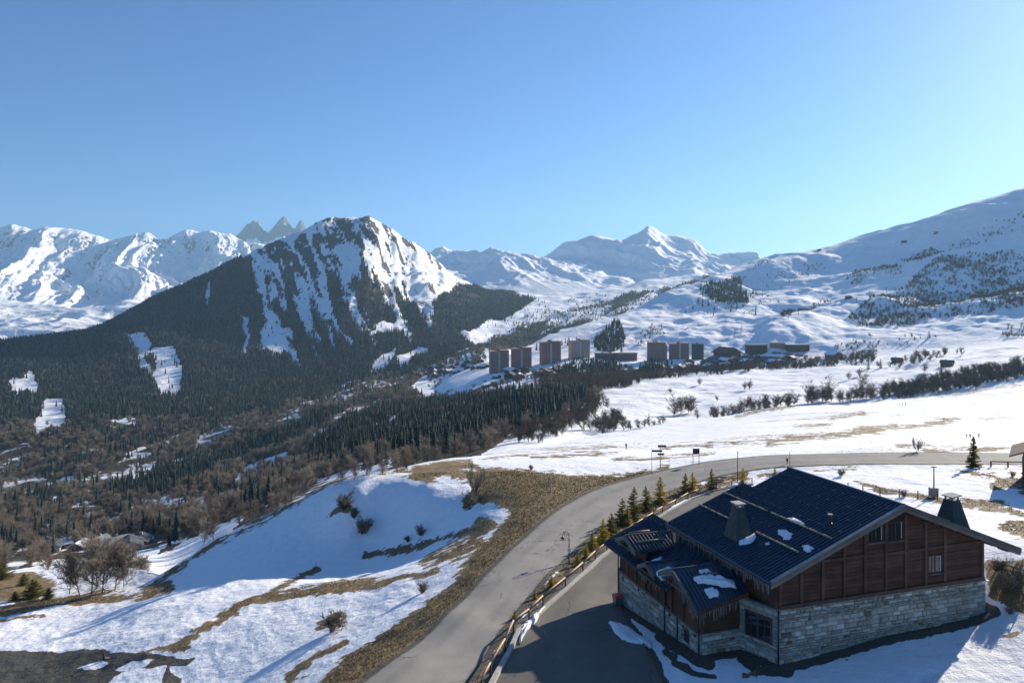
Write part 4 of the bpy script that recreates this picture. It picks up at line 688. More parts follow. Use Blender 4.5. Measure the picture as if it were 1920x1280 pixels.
for x, yb, h_, k, lab in [(645, 955, 32, 0, 'pale twiggy bush highest on the blue shaded snow'), (665, 972, 18, 1, 'small twiggy bush just below the pale one on shaded snow'), (680, 1000, 34, 2, 'reddish twiggy bush in the middle of the shaded snow'), (790, 1005, 20, 0, 'low twiggy bush on shaded snow above the grass strip'), (765, 1015, 12, 1, 'tiny twig tuft left of the low bush above the grass strip'), (622, 1183, 42, 2, 'large brown bush in the sunlit snow left of the road bank'), (995, 880, 10, 1, 'tiny shrub in the dry grass below the field'), (790, 1112, 22, 0, 'twiggy bush at the snow edge beside the road bank'), (878, 944, 26, 2, 'low bush at the foot of the thin shrub on the knoll'), (1697, 931, 14, 0, 'small dark bush at the wire fence'), (1575, 892, 14, 1, 'thin shrub in the snow behind the roof ridge'), (1897, 893, 10, 0, 'low shrub in the snow by the right-hand house'), (1880, 1110, 40, 1, 'dry brown bush on the bank right of the chalet'), (1905, 1100, 38, 2, 'dry bush at the picture edge right of the chalet'), (1878, 1075, 30, 0, 'upper dry bush under the right eave of the chalet'), (1895, 1150, 16, 2, 'low dry bush at the bank foot right of the chalet')]:
    stand(x, yb, h_, BB[k], 'leafless_bush', lab, 'bush')
thin = [split_bare('thin_tree', 690 + i, 1.0, levels=3, kids=(3, 3, 2), spread=.6, mats=[M['twig_dark'], M['twig']], minr=.004, trunk=.1, r=.011, stems=3, upw=.45) for i in range(2)]
stand(1722, 846, 30, thin[0], 'bare_tree', 'small leafless tree alone at the far road edge', 'tree'); stand(886, 936, 58, thin[1], 'bare_tree', 'tall thin leafless shrub on the knoll', 'tree')
EG_ = [spruce_mesh('broom', 560 + i, 1.0, .75, (M['bark'], M['shrub_green']), 1.8) for i in range(2)]
for x, yb, h_, k, lab in [(62, 1120, 36, 0, 'largest green shrub at the lower left picture edge'), (28, 1124, 18, 1, 'small round green shrub in snow at the left edge'), (92, 1122, 22, 1, 'green shrub right of the largest one at lower left'), (4, 1085, 34, 0, 'green shrub cut by the left picture edge'), (45, 1098, 24, 1, 'green shrub behind the largest one at lower left')]:
    stand(x, yb, h_, [('trunk', EG_[k][0]), ('crown', EG_[k][1])], 'green_shrub', lab, 'shrub', 'green shrubs at lower left')
hg = []
def hedge(x0, y0, x1, y1, n, h0, h1, lab, group):
    for i in range(n):
        t = (i + random.uniform(.1, .9)) / n; x = x0 + (x1 - x0) * t; y = y0 + (y1 - y0) * t + random.uniform(-1.2, 1.2); stand(x, y, random.uniform(h0, h1), random.choice(BD), 'field_tree', lab, 'tree', group)
hedge(1262, 779, 1302, 772, 4, 20, 34, 'leafless tree in the small dark clump left on the middle snow meadow', 'left meadow clump')
hedge(1382, 771, 1492, 760, 14, 16, 25, 'leafless tree in the long hedge row across the middle snow meadow', 'long meadow hedge')
hedge(1512, 758, 1562, 752, 8, 22, 36, 'leafless tree in the tall clump right of the long meadow hedge', 'tall meadow clump')
hedge(1572, 755, 1645, 746, 12, 15, 27, 'leafless tree in the hedge leading to the shaded gully', 'gully hedge')
hedge(1650, 742, 1760, 726, 16, 16, 26, 'leafless tree along the lip of the shaded gully', 'gully lip trees')
hedge(1170, 808, 1250, 793, 8, 9, 17, 'small leafless tree in the blue gully left of the meadows', 'left gully trees')
for x, y, h_, lab in [(1397, 731, 13, 'left one of two thin trees on the upper meadow'), (1406, 731, 16, 'right one of two thin trees on the upper meadow'), (1616, 727, 24, 'single tall thin tree above the gully hedge'), (1592, 712, 13, 'round bush on the upper meadow below the dark conifers'), (1612, 706, 14, 'dark thicket tree right of the round meadow bush'), (1732, 698, 15, 'wide low tree alone on the sunny upper meadow'), (1548, 711, 6, 'low bush patch on the upper meadow'), (1312, 722, 12, 'small bush on the upper meadow edge'), (1256, 737, 9, 'tiny bush at the left end of the upper meadow'), (1345, 752, 10, 'single small tree above the left meadow clump')]:
    stand(x, y, h_, random.choice(BD), 'field_tree', lab, 'tree')
CT = spruce_mesh('dark_conifer', 581, 1.0, .26, (M['bark'], M['needles_far']), .8)
for x, y, h_, lab in [(1628, 692, 17, 'left one of two dark conifers on the upper meadow'), (1651, 690, 18, 'right one of two dark conifers on the upper meadow'), (1742, 633, 14, 'single dark conifer on the hillside above the meadow')]:
    stand(x, y, h_, [('trunk', CT[0]), ('crown', CT[1])], 'dark_conifer', lab, 'conifer')
# ------------------------------------------------------------------ the chalet (local axes: x along the gable to the right, y along the ridge away, z up)
CX, CY = loc2w(0, 0)
chalet = empty('chalet', (CX, CY, 0), TH, label='large timber and stone chalet with dark metal roof in the foreground', cat='chalet')
def mz(a): return 11.5 - .38 * abs(a - 10.8)          # main roof top
def az(a): return 3.75 + .42 * (a + 5.7)              # annex roof top
def roof_slab(name, quad, th=.22, parent=chalet, mat='roof'):
    m = MB(); m.prism([Vector(p) for p in quad], (0, 0, -th)); return m.build(name, M[mat], parent)
def ribs(parent, p_e0, p_e1, p_r0, p_r1, sp=.36, w=.06, h=.10):
    """raised seams from eave (e0..e1) to ridge (r0..r1), one joined part"""
    m = MB(); e0, e1, r0, r1 = map(Vector, (p_e0, p_e1, p_r0, p_r1)); n = int((e1 - e0).length / sp); 
    for i in range(1, n):
        t = i / n; a = e0.lerp(e1, t); b = r0.lerp(r1, t); s_ = (e1 - e0).normalized() * w / 2; up = Vector((0, 0, h)); lo = Vector((0, 0, .003))
        m.hexa([a - s_ + lo, a + s_ + lo, b + s_ + lo, b - s_ + lo, a - s_ * .6 + up, a + s_ * .6 + up, b + s_ * .6 + up, b - s_ * .6 + up])
    return m.build('roof_seams', M['roof'], parent, kind='stuff')
def P3(a, b, f): return (a, b, f(a))
lo_ = roof_slab('roof_slope', [P3(-1.6, -1.2, mz), P3(6.7, -1.2, mz), P3(6.7, 14.2, mz), P3(-1.6, 14.2, mz)]); ribs(lo_, P3(-1.6, -1.2, mz), P3(-1.6, 14.2, mz), P3(6.7, -1.2, mz), P3(6.7, 14.2, mz))
up_ = roof_slab('roof_slope', [P3(6.7, -1.2, mz), P3(10.8, -1.2, mz), P3(10.8, 12.5, mz), P3(6.7, 12.5, mz)]); ribs(up_, P3(6.7, -1.2, mz), P3(6.7, 12.5, mz), P3(10.8, -1.2, mz), P3(10.8, 12.5, mz))
rt_ = roof_slab('roof_slope', [P3(10.8, -1.2, mz), P3(23.1, -1.2, mz), P3(23.1, 12.5, mz), P3(10.8, 12.5, mz)]); ribs(rt_, P3(23.1, -1.2, mz), P3(23.1, 12.5, mz), P3(10.8, -1.2, mz), P3(10.8, 12.5, mz))
m = MB(); m.hexa([(10.55, -1.22, 11.38), (11.05, -1.22, 11.38), (11.05, 12.52, 11.38), (10.55, 12.52, 11.38), (10.72, -1.22, 11.6), (10.88, -1.22, 11.6), (10.88, 12.52, 11.6), (10.72, 12.52, 11.6)]); m.build('ridge_cap', M['roof'], chalet)
# snow hooks in dashed rows
hk = MB(); hk.hexa([(-.035, -.2, 0), (.035, -.2, 0), (.035, .2, 0), (-.035, .2, 0), (-.02, -.2, .1), (.0, -.2, .1), (.0, .2, .1), (-.02, .2, .1)]); hkm = hk.mesh('snow_hook', M['roof'])
for r, a in enumerate([9.7, 8.4, 7.0, 5.5, 3.1, .75, -.75]):
    b = -.6 + (r % 2) * .4; end = 12.3 if a > 6.7 else 14.0
    while b < end:
        if not (a < 2 and 5 < b < 8): o = link('snow_hook', hkm, chalet); o.location = (a, b, mz(a) + .015)
        b += 1.15
def log(a0, b0, a1, b1, zf, r=.075, parent=chalet):
    m = MB(); p0 = Vector((a0, b0, zf(a0) + .22)); p1 = Vector((a1, b1, zf(a1) + .22)); n = 6
    for i in range(n): q0 = p0.lerp(p1, i / n); q1 = p0.lerp(p1, (i + 1) / n); m.tube(q0, q1, r * random.uniform(.9, 1.05), r * random.uniform(.9, 1.05), 8)
    o = m.build('snow_log', M['log'], parent, True); m = MB(); L = (p1 - p0).length; k = max(2, int(L / 2.2))
    for i in range(k):
        q = p0.lerp(p1, (i + .5) / k); m.box(q.x - .03, q.x + .03, q.y - .05, q.y + .05, q.z - .28, q.z + .09)
    m.build('log_bracket', M['metal_dark'], o)
log(1.8, 14.0, 1.8, 7.7, mz); log(1.8, 5.2, 1.8, .05, mz); log(4.4, 14.0, 4.4, 7.3, mz); log(4.4, 6.7, 4.4, -.5, mz); log(18.5, 1.5, 18.5, 10, mz)
m = MB(); m.tube((5.9, 1.3, mz(5.9) - .1), (5.9, 1.3, mz(5.9) + .75), .11, n=10); m.tube((5.9, 1.3, mz(5.9) - .05), (5.9, 1.3, mz(5.9) + .2), .3, .12, n=10); o = m.build('vent_pipe', M['metal_dark'], chalet, True); m = MB(); m.tube((5.9, 1.3, mz(5.9) + .76), (5.9, 1.3, mz(5.9) + .88), .2, n=10); m.build('cap', M['metal_grey'], o)
# tapered board chimneys
def chimney(a, b, wa, wb, zt, zb, tilt=0):
    m = MB(); n = 9; t = .36
    for (x0, y0, x1, y1) in ((-1, -1, 1, -1), (1, -1, 1, 1), (1, 1, -1, 1), (-1, 1, -1, -1)):
        for i in range(n):
            f0, f1 = i / n + .006, (i + 1) / n - .006; q = lambda f, s, z: (a + (x0 + (x1 - x0) * f) * wa * s, b + (y0 + (y1 - y0) * f) * wb * s, z)
            nx, ny = (y1 - y0) / 2, -(x1 - x0) / 2; off = .025 + .02 * random.random()
            bo = [q(f0, 1, zb), q(f1, 1, zb), q(f1, t, zt), q(f0, t, zt)]; m.prism(bo, (nx * off, ny * off, 0))
    core = [(a + sx * wa * s, b + sy * wb * s, z) for s, z in ((1, zb), (t, zt)) for sx, sy in ((-1, -1), (1, -1), (1, 1), (-1, 1))]; m.hexa(core)
    o = m.build('chimney', M['chim_wood'], chalet); c = MB()
    for sx in (-1, 1):
        for sy in (-1, 1): c.box(a + sx * wa * t * .8 - .06, a + sx * wa * t * .8 + .06, b + sy * wb * t * .8 - .06, b + sy * wb * t * .8 + .06, zt, zt + .24)
    c.build('cap_support', M['slab'], o); c = MB(); w_ = wa * t + .14; v_ = wb * t + .14; z = zt + .24; c.hexa([(a - w_, b - v_, z), (a + w_, b - v_, z + tilt), (a + w_, b + v_, z + tilt), (a - w_, b + v_, z), (a - w_, b - v_, z + .09), (a + w_, b - v_, z + .09 + tilt), (a + w_, b + v_, z + .09 + tilt), (a - w_, b + v_, z + .09)]); c.build('cap_slab', M['slab'], o); return o
chimney(.93, 6.5, .86, 1.08, 10.15, 7.0); chimney(20.0, 2.6, 1.15, 1.15, 10.25, 7.0, .12)
# gable wall: backing, boards, posts, beams
m = MB(); m.prism([(.0, .12, 4.1), (20.3, .12, 4.1), (20.3, .12, mz(20.3) - .3), (10.8, .12, 11.2), (0, .12, mz(0) - .3)], (0, .2, 0)); m.build('gable_backing', M['clad'], chalet)
cub = MB(); cub.box(-.5, .5, -.5, .5, -.5, .5); cube_clad = cub.mesh('board', M['clad']); cube_post = cub.mesh('timber', M['post'])
posts = [.12, 2.0, 4.0, 6.05, 8.05, 10.12, 12.12, 14.2, 16.2, 20.3]
def unit(name, me, x0, x1, y0, y1, z0, z1, parent=chalet):
    o = link(name, me, parent); o.location = ((x0 + x1) / 2, (y0 + y1) / 2, (z0 + z1) / 2); o.scale = (x1 - x0, y1 - y0, z1 - z0); return o
wins = [(8.42, 9.98, 8.35, 9.62), (10.4, 11.98, 8.3, 9.8), (14.55, 16.05, 5.2, 6.7)]
nb = 0
for i in range(len(posts) - 1):
    x0, x1 = posts[i] + .13, posts[i + 1] - .13; z = 4.42
    while True:
        h_ = random.uniform(.27, .33); top = z + h_; lim = min(mz(x0 + (.0 if x0 < 10.8 else 0)), mz(x1)) - .42
        cut = max(mz(x0), mz(x1)) - .42
        if z > cut: break
        a, b = x0, x1
        if top > lim:                                       # shorten under the rake
            if x1 <= 10.9: a = max(x0, 10.8 - (11.5 - .42 - top) / .38)
            else: b = min(x1, 10.8 + (11.5 - .42 - top) / .38)
        if b - a > .15:
            spans = [(a, b)]
            for wx0, wx1, wz0, wz1 in wins:
                if z < wz1 - .02 and top > wz0 + .02 and wx0 < b and wx1 > a: spans = [(p, q) for p, q in ((a, wx0), (wx1, b)) if q - p > .08]
            for p, q in spans: d = random.uniform(0, .03); unit('board', cube_clad, p + .004, q - .004, .02 - d, .13, z, top - .018); nb += 1
        z = top
for x in posts:
    o = unit('post', cube_post, x - .12, x + .12, -.12, .14, 4.3, mz(x) - .25)
    unit('bracket', cube_post, x - .11, x + .11, -1.0, -.1, mz(x) - .62, mz(x) - .36); 
for x in (18.3, 22.0, -1.2): unit('bracket', cube_post, x - .11, x + .11, -1.0, -.1, mz(x) - .62, mz(x) - .36)
unit('sole_beam', cube_post, 0, 20.42, -.2, .13, 4.12, 4.42); unit('middle_beam', cube_post, 3.2, 8.0, -.09, .12, 7.28, 7.5); unit('middle_beam', cube_post, 10.2, 20.2, -.09, .12, 7.22, 7.44)
for x0, x1, z0, z1 in wins:
    e = MB(); fr = .08
    for (a, b, c, d) in ((x0, x0 + fr, z0, z1), (x1 - fr, x1, z0, z1), (x0, x1, z0, z0 + fr), (x0, x1, z1 - fr, z1), ((x0 + x1) / 2 - .05, (x0 + x1) / 2 + .05, z0, z1), (x0 + .38, x0 + .43, z0 + .05, z1 - .05)): e.box(a, b, .03 + random.uniform(0, .004), .16, c, d)
    o = e.build('window', M['post'], chalet)
    for (a, b) in ((x0 + fr, x0 + .38), (x0 + .43, (x0 + x1) / 2 - .05), ((x0 + x1) / 2 + .05, x1 - fr)): g_ = MB(); g_.box(a, b, .06, .075, z0 + fr, z1 - fr); g_.build('pane', M['glass'], o)
    s_ = MB(); s_.box(x0 - .08, x1 + .08, -.12, .05, z0 - .09, z0 - .005); s_.build('sill', M['grey_wood'], o); t_ = MB(); t_.box(x1 - .22, x1 - .17, .02, .055, z0 + .1, z1 - .1); t_.build('curtain_edge', M['white'], o)
# barge boards along the rakes, eave gutter
for s0, s1 in ((-1.6, 10.8), (10.8, 23.1)):
    for (yy, d0, d1, th, mt) in ((-1.3, -.30, .03, .10, 'grey_wood'), (-1.24, -.52, -.28, .08, 'grey_wood')):
        m = MB(); m.prism([(s0, yy, mz(s0) + d0), (s1, yy, mz(s1) + d0), (s1, yy, mz(s1) + d1), (s0, yy, mz(s0) + d1)], (0, th, 0)); m.build('barge_board', M[mt], chalet)
    m = MB(); m.prism([(s0, -1.36, mz(s0) + .035), (s1, -1.36, mz(s1) + .035), (s1, -1.36, mz(s1) + .075), (s0, -1.36, mz(s0) + .075)], (0, .3, 0)); m.build('verge_flashing', M['metal_grey'] if s0 < 0 else M['roof'], chalet)
for a, b0, b1 in ((-1.66, -1.2, 14.2), (23.16, -1.2, 12.5)):
    m = MB(); m.tube((a, b0, mz(-1.6) - .1), (a, b1, mz(-1.6) - .1), .09, n=8); m.build('gutter', M['roof'], chalet)
    s_ = -1 if a < 0 else 1; m = MB(); m.box(min(a - s_ * .1, a - s_ * .05), max(a - s_ * .1, a - s_ * .05), b0, b1, mz(-1.6) - .5, mz(-1.6) - .23); m.build('eave_board', M['clad'], chalet)
# main body walls (left, back, right) under the roof
m = MB(); m.box(.05, .35, .15, 13.2, -.9, mz(0) - .3); m.build('left_wall', M['clad'], chalet); m = MB(); m.box(20.1, 20.4, .15, 11.8, 1.0, mz(20.3) - .3); m.build('right_wall', M['clad'], chalet)
m = MB(); m.prism([(.1, 11.6, -1), (20.3, 11.6, .5), (20.3, 11.6, mz(20.3) - .3), (10.8, 11.6, 11.2), (.1, 11.6, mz(.1) - .3)], (0, .25, 0)); m.build('back_wall', M['clad'], chalet)
m = MB()
for i in range(30):
    x = .36
m.box(-.10, .06, .0, 4.9, 4.1, 6.9); m.build('upper_side_wall', M['clad'], chalet)
# stonework: mortar cores, then single stones in courses
def stone_mesh(k, mi):
    rs = random.Random(900 + k); m = MB(); c = .16
    bot = [(-.5, 0, -.5), (.5, 0, -.5), (.5, 0, .5), (-.5, 0, .5)]; top = [(x * (1 - c * rs.uniform(.5, 1.1)), -1, z * (1 - c * 1.6 * rs.uniform(.5, 1.1))) for x, y, z in bot]
    m.poly(top); 
    for i in range(4): j = (i + 1) % 4; m.poly([bot[i], bot[j], top[j], top[i]])
    return m.mesh('stone', M['stone%d' % mi])
STN = [[stone_mesh(k, mi) for k in range(4)] for mi in range(5)]
pieces = []
def courses(o, ux, L, z0f, z1, nrm, hole=None):
    """stones over a wall face: origin o (x,y), direction ux, outward normal nrm"""
    ux = Vector((ux[0], ux[1], 0)).normalized(); nv = Vector((nrm[0], nrm[1], 0)).normalized(); z = z1
    zmin = min(z0f(t) for t in np.linspace(0, L, 12))
    while z > zmin:
        h_ = random.choice((.13, .18, .22, .27, .34, .4)) * random.uniform(.9, 1.1); t = -random.random() * .5
        while t < L - .02:
            w_ = min(random.uniform(.22, .95) * (1.1 if h_ > .27 else .9), L - t); 
            if t < 0: w_ = max(w_, .2 - t); w_ += t; t = 0
            if L - t - w_ < .2: w_ = L - t
            zc = z - h_ / 2
            if zc > z0f(t + w_ / 2) - .15 and not (hole and any(hx0 < t + w_ and t < hx1 and hz0 < z and z - h_ < hz1 for hx0, hx1, hz0, hz1 in hole)):
                c = Vector((o[0], o[1], 0)) + ux * (t + w_ / 2); pieces.append((w_ * h_, (c.x, c.y, zc), math.atan2(ux.y, ux.x), (w_ - .025, random.uniform(.04, .12), h_ - random.uniform(.01, .035)), random.choices(range(5), (3, 4, 3, 4, .45))[0], random.randrange(4)))
            t += w_
        z -= h_
W1 = (-1.27, 3.1); wl = math.hypot(*W1); wn = (-W1[1], W1[0])
def core(name, poly, d, mat='mortar'):
    m = MB(); m.prism(poly, d); return m.build(name, M[mat], chalet)
core('stone_wall', [(0, .03, -.6), (20.72, .03, .6), (20.72, .03, 4.1), (0, .03, 4.1)], (0, .3, 0)); core('stone_wall', [(20.72, .05, .6), (20.72, 9, .6), (20.72, 9, 3.9), (20.72, .05, 3.9)], (-.3, 0, 0))
core('stone_wall', [(.02, .0, -.6), (W1[0] + .02, W1[1], -.6), (W1[0] + .02, W1[1], 4.05), (.02, 0, 4.05)], (.3, .12, 0)); core('stone_wall', [(-4.9, 3.03, -.6), (-1.2, 3.03, -.6), (-1.2, 3.03, 1.55), (-4.9, 3.03, 1.55)], (0, .3, 0)); core('stone_wall', [(-4.87, 3.05, -.6), (-4.87, 17.6, -2.2), (-4.87, 17.6, 1.55), (-4.87, 3.05, 1.55)], (.3, 0, 0)); core('stone_wall', [(-4.85, 17.55, -2.3), (0, 17.55, -2.3), (0, 17.55, 4.0), (-4.85, 17.55, 1.55)], (0, -.3, 0))
courses((0, .03), (1, 0), 20.72, lambda t: -.05 + .068 * t, 4.09, (0, -1)); courses((W1[0], W1[1]), (-W1[0], -W1[1]), wl, lambda t: -.1, 4.04, wn, [(.55, 2.75, 1.3, 3.2)])
courses((-4.9, 3.03), (1, 0), 3.6, lambda t: -.1, 1.54, (0, -1)); courses((-4.87, 17.6), (0, -1), 14.55, lambda t: -1.6 + t * .1, 1.54, (-1, 0), [(12.2, 12.9, .1, 1.15)])
pieces.sort(key=lambda p: -p[0]); rest = MB()
for i, (ar, c, rz, sc_, mi, k) in enumerate(pieces):
    if i < 300:
        o = link('stone', STN[mi][k], chalet); o.location = c; o.rotation_euler = (0, 0, rz); o.scale = sc_
    else:
        mt = Matrix.Translation(c) @ Matrix.Rotation(rz, 4, 'Z') @ Matrix.Diagonal((*sc_, 1)); me = STN[mi][k]
        for p in me.polygons: rest.poly([mt @ me.vertices[v].co for v in p.vertices], mi)
rest.build('stonework', [M['stone%d' % i] for i in range(5)], chalet, kind='stuff')
m = MB(); m.box(-.1, 20.9, -.12, .1, 4.1, 4.14); m.build('wall_coping', M['slab'], chalet); m = MB(); m.box(20.2, 20.95, -.15, .6, 3.92, 4.02); m.build('corner_slab', M['snow'], chalet)
# big dark glazed opening in the side wall
ang = math.atan2(-W1[1], -W1[0]); wnd = link('window', None, chalet); wnd.location = (W1[0], W1[1], 0); wnd.rotation_euler = (0, 0, ang); wnd.empty_display_size = .2
m = MB(); m.box(.55, 2.75, -.07, -.01, 1.35, 3.15); m.build('pane', M['glass'], wnd)
m = MB()
for a, b, c, d in ((.5, .58, 1.3, 3.2), (2.72, 2.8, 1.3, 3.2), (.5, 2.8, 1.27, 1.36), (.5, 2.8, 3.14, 3.23), (1.6, 1.68, 1.35, 3.15)): m.box(a, b, -.12 + random.uniform(0, .004), .02, c, d)
m.build('frame', M['post'], wnd)
for t in (1.05, 2.2): unit('mullion', cube_post, t, t + .04, -.1, -.05, 1.36, 3.14, wnd)
# ---- annex on the left
annexroof = roof_slab('annex_roof', [P3(-5.7, 6.8, az), P3(-.2, 6.8, az), P3(-.2, 19.1, az), P3(-5.7, 19.1, az)], .2); ribs(annexroof, P3(-5.7, 6.8, az), P3(-5.7, 19.1, az), P3(-.2, 6.8, az), P3(-.2, 19.1, az))
for a in (-.9, -2.3, -3.7, -4.9):
    b = 7.4 + random.random() * .5
    while b < 18.8:
        if not (11.5 < b < 15.9 and a < -2.0): o = link('snow_hook', hkm, chalet); o.location = (a, b, az(a) + .055)
        b += 1.1
m = MB(); m.prism([(-5.75, 19.16, az(-5.75) - .2), (-.2, 19.16, az(-.2) - .2), (-.2, 19.16, az(-.2) + .1), (-5.75, 19.16, az(-5.75) + .1)], (0, .1, 0)); m.build('barge_board', M['grey_wood'], chalet)
m = MB(); m.tube((-5.76, 7.2, 3.62), (-5.76, 19.1, 3.62), .08, n=8); m.build('gutter', M['metal_dark'], chalet)
m = MB(); m.box(-4.75, -4.5, 3.1, 17.5, 1.55, 3.9); m.build('annex_backing', M['clad'], chalet); m = MB(); m.prism([(-4.8, 17.3, 1.5), (0, 17.3, 1.5), (0, 17.3, az(0) - .25), (-4.8, 17.3, az(-4.8) - .25)], (0, .25, 0)); m.build('annex_end_wall', M['clad'], chalet)
y = 3.1
while y < 17.4: w_ = random.uniform(.2, .3); unit('board', cube_clad, -4.83 - random.uniform(0, .03), -4.74, y, min(y + w_, 17.5) - .015, 1.6, 3.85); y += w_
unit('sole_beam', cube_post, -5.0, -4.7, 3.0, 17.6, 1.5, 1.72)
m = MB(); m.box(-4.7, -.6, 3.15, 3.35, 1.55, 4.2); m.build('annex_front_wall', M['clad'], chalet)
def gable(bc, hw, zr, af, ab, sl, name, mat='roof', snow=False, right_ext=None):
    """small cross gable facing left: ridge along x at b = bc"""
    e = link(name, None, chalet); zl = zr - sl * hw
    for sg in (-1, 1):
        b1 = bc + sg * hw; ab_low = min(ab, (zl - 3.75) / .42 - 5.7 + .2) if right_ext is None or sg > 0 else ab
        q = [(af, b1, zl), (ab_low, b1, zl), (ab, bc, zr), (af, bc, zr)]; q = q if sg < 0 else q[::-1]; r = roof_slab('roof_slope', q, .16, e, mat); ribs(r, (af, b1, zl), (ab_low, b1, zl), (af, bc, zr), (ab, bc, zr), .26)
        for (dx, d0, d1) in ((0, -.34, .03),): m = MB(); m.prism([(af - .09, b1, zl + d0), (af - .09, bc, zr + d0), (af - .09, bc, zr + d1), (af - .09, b1, zl + d1)][::-sg], (.1, 0, 0)); m.build('barge_board', M['grey_wood'], e)
    m = MB(); m.tube((af - .05, bc, zr + .05), (ab, bc, zr + .05), .09, n=8); m.build('ridge_roll', M['grey_wood'] if bc > 10 else M['roof'], e)
    m = MB(); m.prism([(-4.95, bc - hw + .25, 1.7), (-4.95, bc + hw - .25, 1.7), (-4.95, bc + hw - .25, zl - .1), (-4.95, bc, zr - .35), (-4.95, bc - hw + .25, zl - .1)], (.15, 0, 0)); m.build('gable_boards', M['clad'], e)
    for b in (bc - hw + .3, bc + hw - .3, bc): m = MB(); m.box(-5.08, -4.93, b - .08, b + .08, 1.7, (zl if b != bc else zr) - .3); m.build('post', M['post'], e)
    m = MB(); m.box(-6.0, -5.1, bc - hw + .15, bc + hw - .15, zl - .35, zl - .2); m.build('tie_beam', M['post'], e)
    return e
d1 = gable(13.7, 2.0, 6.1, -6.1, -.9, .42, 'dormer'); d2 = gable(9.7, 1.5, 4.95, -6.1, -2.9, .42, 'dormer')
# weathered pole lattice laid over the large dormer slope
def slat(name, p0, p1, r, mat, parent): m = MB(); m.tube(p0, p1, r, n=6); return m.build(name, M[mat], parent, True)
dz = lambda b: 6.1 - .42 * (13.7 - b)
for i in range(11): a = -5.9 + i * .36; slat('tile_batten', (a, 13.5, dz(13.5) + .1), (a + .12, 11.75, dz(11.75) + .1), .055, 'grey_wood', d1)
slat('snow_log', (-5.5, 12.6, dz(12.6) + .2), (-2.6, 12.6, dz(12.6) + .2), .08, 'log', d1); slat('snow_log', (-5.4, 14.5, 6.1), (-3.2, 14.5, 6.1), .07, 'log', d1)
# entrance gable nearest the camera: its right slope falls to the corner
e3 = link('entrance_gable', None, chalet)
R1, R2, E1, E2 = (-6.05, 5.3, 6.0), (-.3, 5.3, 6.0), (-6.0, 1.75, 3.98), (-1.15, 2.2, 4.72)
mid_e = lambda t: Vector(E1).lerp(Vector(E2), t); n = 8
m = MB()
for i in range(n):
    t0, t1 = i / n, (i + 1) / n; a, b = Vector(R1).lerp(Vector(R2), t0), Vector(R1).lerp(Vector(R2), t1); c, d = mid_e(t1), mid_e(t0); m.hexa([d - Vector((0, 0, .16)), c - Vector((0, 0, .16)), b - Vector((0, 0, .16)), a - Vector((0, 0, .16)), d, c, b, a])
rr = m.build('roof_slope', M['roof'], e3); ribs(rr, E1, E2, R1, R2, .3)
L1 = (-6.05, 7.5, 5.0); L2 = (-2.6, 7.5, 5.0); rl = roof_slab('roof_slope', [R1, R2, L2, L1], .16, e3); ribs(rl, L1, L2, R1, R2, .3)
for q0, q1 in ((R1, (-6.05, 3.1, 4.95)), ((-6.05, 3.1, 4.95), E1), (R1, L1)):
    q0, q1 = Vector(q0), Vector(q1); m = MB(); s_ = Vector((-.1, 0, 0)); m.prism([q0 + s_ + Vector((0, 0, -.36)), q1 + s_ + Vector((0, 0, -.36)), q1 + s_ + Vector((0, 0, .03)), q0 + s_ + Vector((0, 0, .03))], (.1, 0, 0)); m.build('barge_board', M['grey_wood'], e3)
m = MB(); m.prism([Vector(E1) + Vector((0, -.08, -.3)), Vector(E2) + Vector((0, -.08, -.3)), Vector(E2) + Vector((0, -.08, .02)), Vector(E1) + Vector((0, -.08, .02))], (0, .08, 0)); m.build('eave_board', M['clad'], e3)
m = MB(); m.tube(R1, R2, .1, n=8); m.build('ridge_roll', M['roof'], e3)
m = MB(); m.prism([(-4.98, 3.2, 1.7), (-4.98, 7.3, 1.7), (-4.98, 7.3, 4.7), (-4.98, 5.3, 5.6), (-4.98, 3.2, 4.5)], (.15, 0, 0)); m.build('gable_boards', M['clad'], e3)
for b in (3.3, 5.3, 7.1): m = MB(); m.box(-5.12, -4.96, b - .09, b + .09, 1.7, 4.6); m.build('post', M['post'], e3)
m = MB(); m.box(-5.95, -5.1, 3.3, 7.2, 4.55, 4.7); m.build('tie_beam', M['post'], e3)
def e3p(s, t, up=0): a = Vector(R1).lerp(Vector(R2), s); b = mid_e(s); return a.lerp(b, t) + Vector((0, 0, up))
slat('snow_log', e3p(.22, .33, .2), e3p(.62, .33, .2), .09, 'log', e3); slat('snow_log', (-4.3, 11.2, az(-4.3) + .2), (-4.3, 8.6, az(-4.3) + .2), .08, 'log', chalet)
# downpipes, wall lamps, arched niche
for b, z0 in ((17.45, -1.5), (8.4, -.7), (6.3, -.45), (3.05, -.1)): slat('downpipe', (-5.03, b, z0), (-5.03, b, 3.6 if b > 17 else 1.6), .06, 'metal_dark', chalet)
slat('downpipe', (-.12, -.12, -.3), (-.12, -.12, 4.1), .07, 'metal_dark', chalet)
for b in (16.4, 13.2, 7.6, 5.4, 3.6): m = MB(); m.tube((-5.02, b, 1.12), (-5.02, b, 1.28), .07, n=8); m.build('wall_lamp', M['metal_dark'], chalet)
m = MB(); pts = [(-4.96, 4.75, .1), (-4.96, 5.35, .1), (-4.96, 5.35, .8)] + [(-4.96, 5.05 + .3 * math.cos(t), .8 + .3 * math.sin(t)) for t in np.linspace(.3, 2.85, 7)] + [(-4.96, 4.75, .8)]; m.prism(pts, (.05, 0, 0)); o = m.build('arched_niche', M['metal_dark'], chalet)
m = MB()
for t in np.linspace(0, math.pi, 9)[:-1]: p0 = (-4.98, 5.05 + .33 * math.cos(t), .8 + .33 * math.sin(t)); p1 = (-4.98, 5.05 + .33 * math.cos(t + .36), .8 + .33 * math.sin(t + .36)); m.tube(p0, p1, .05, n=5)
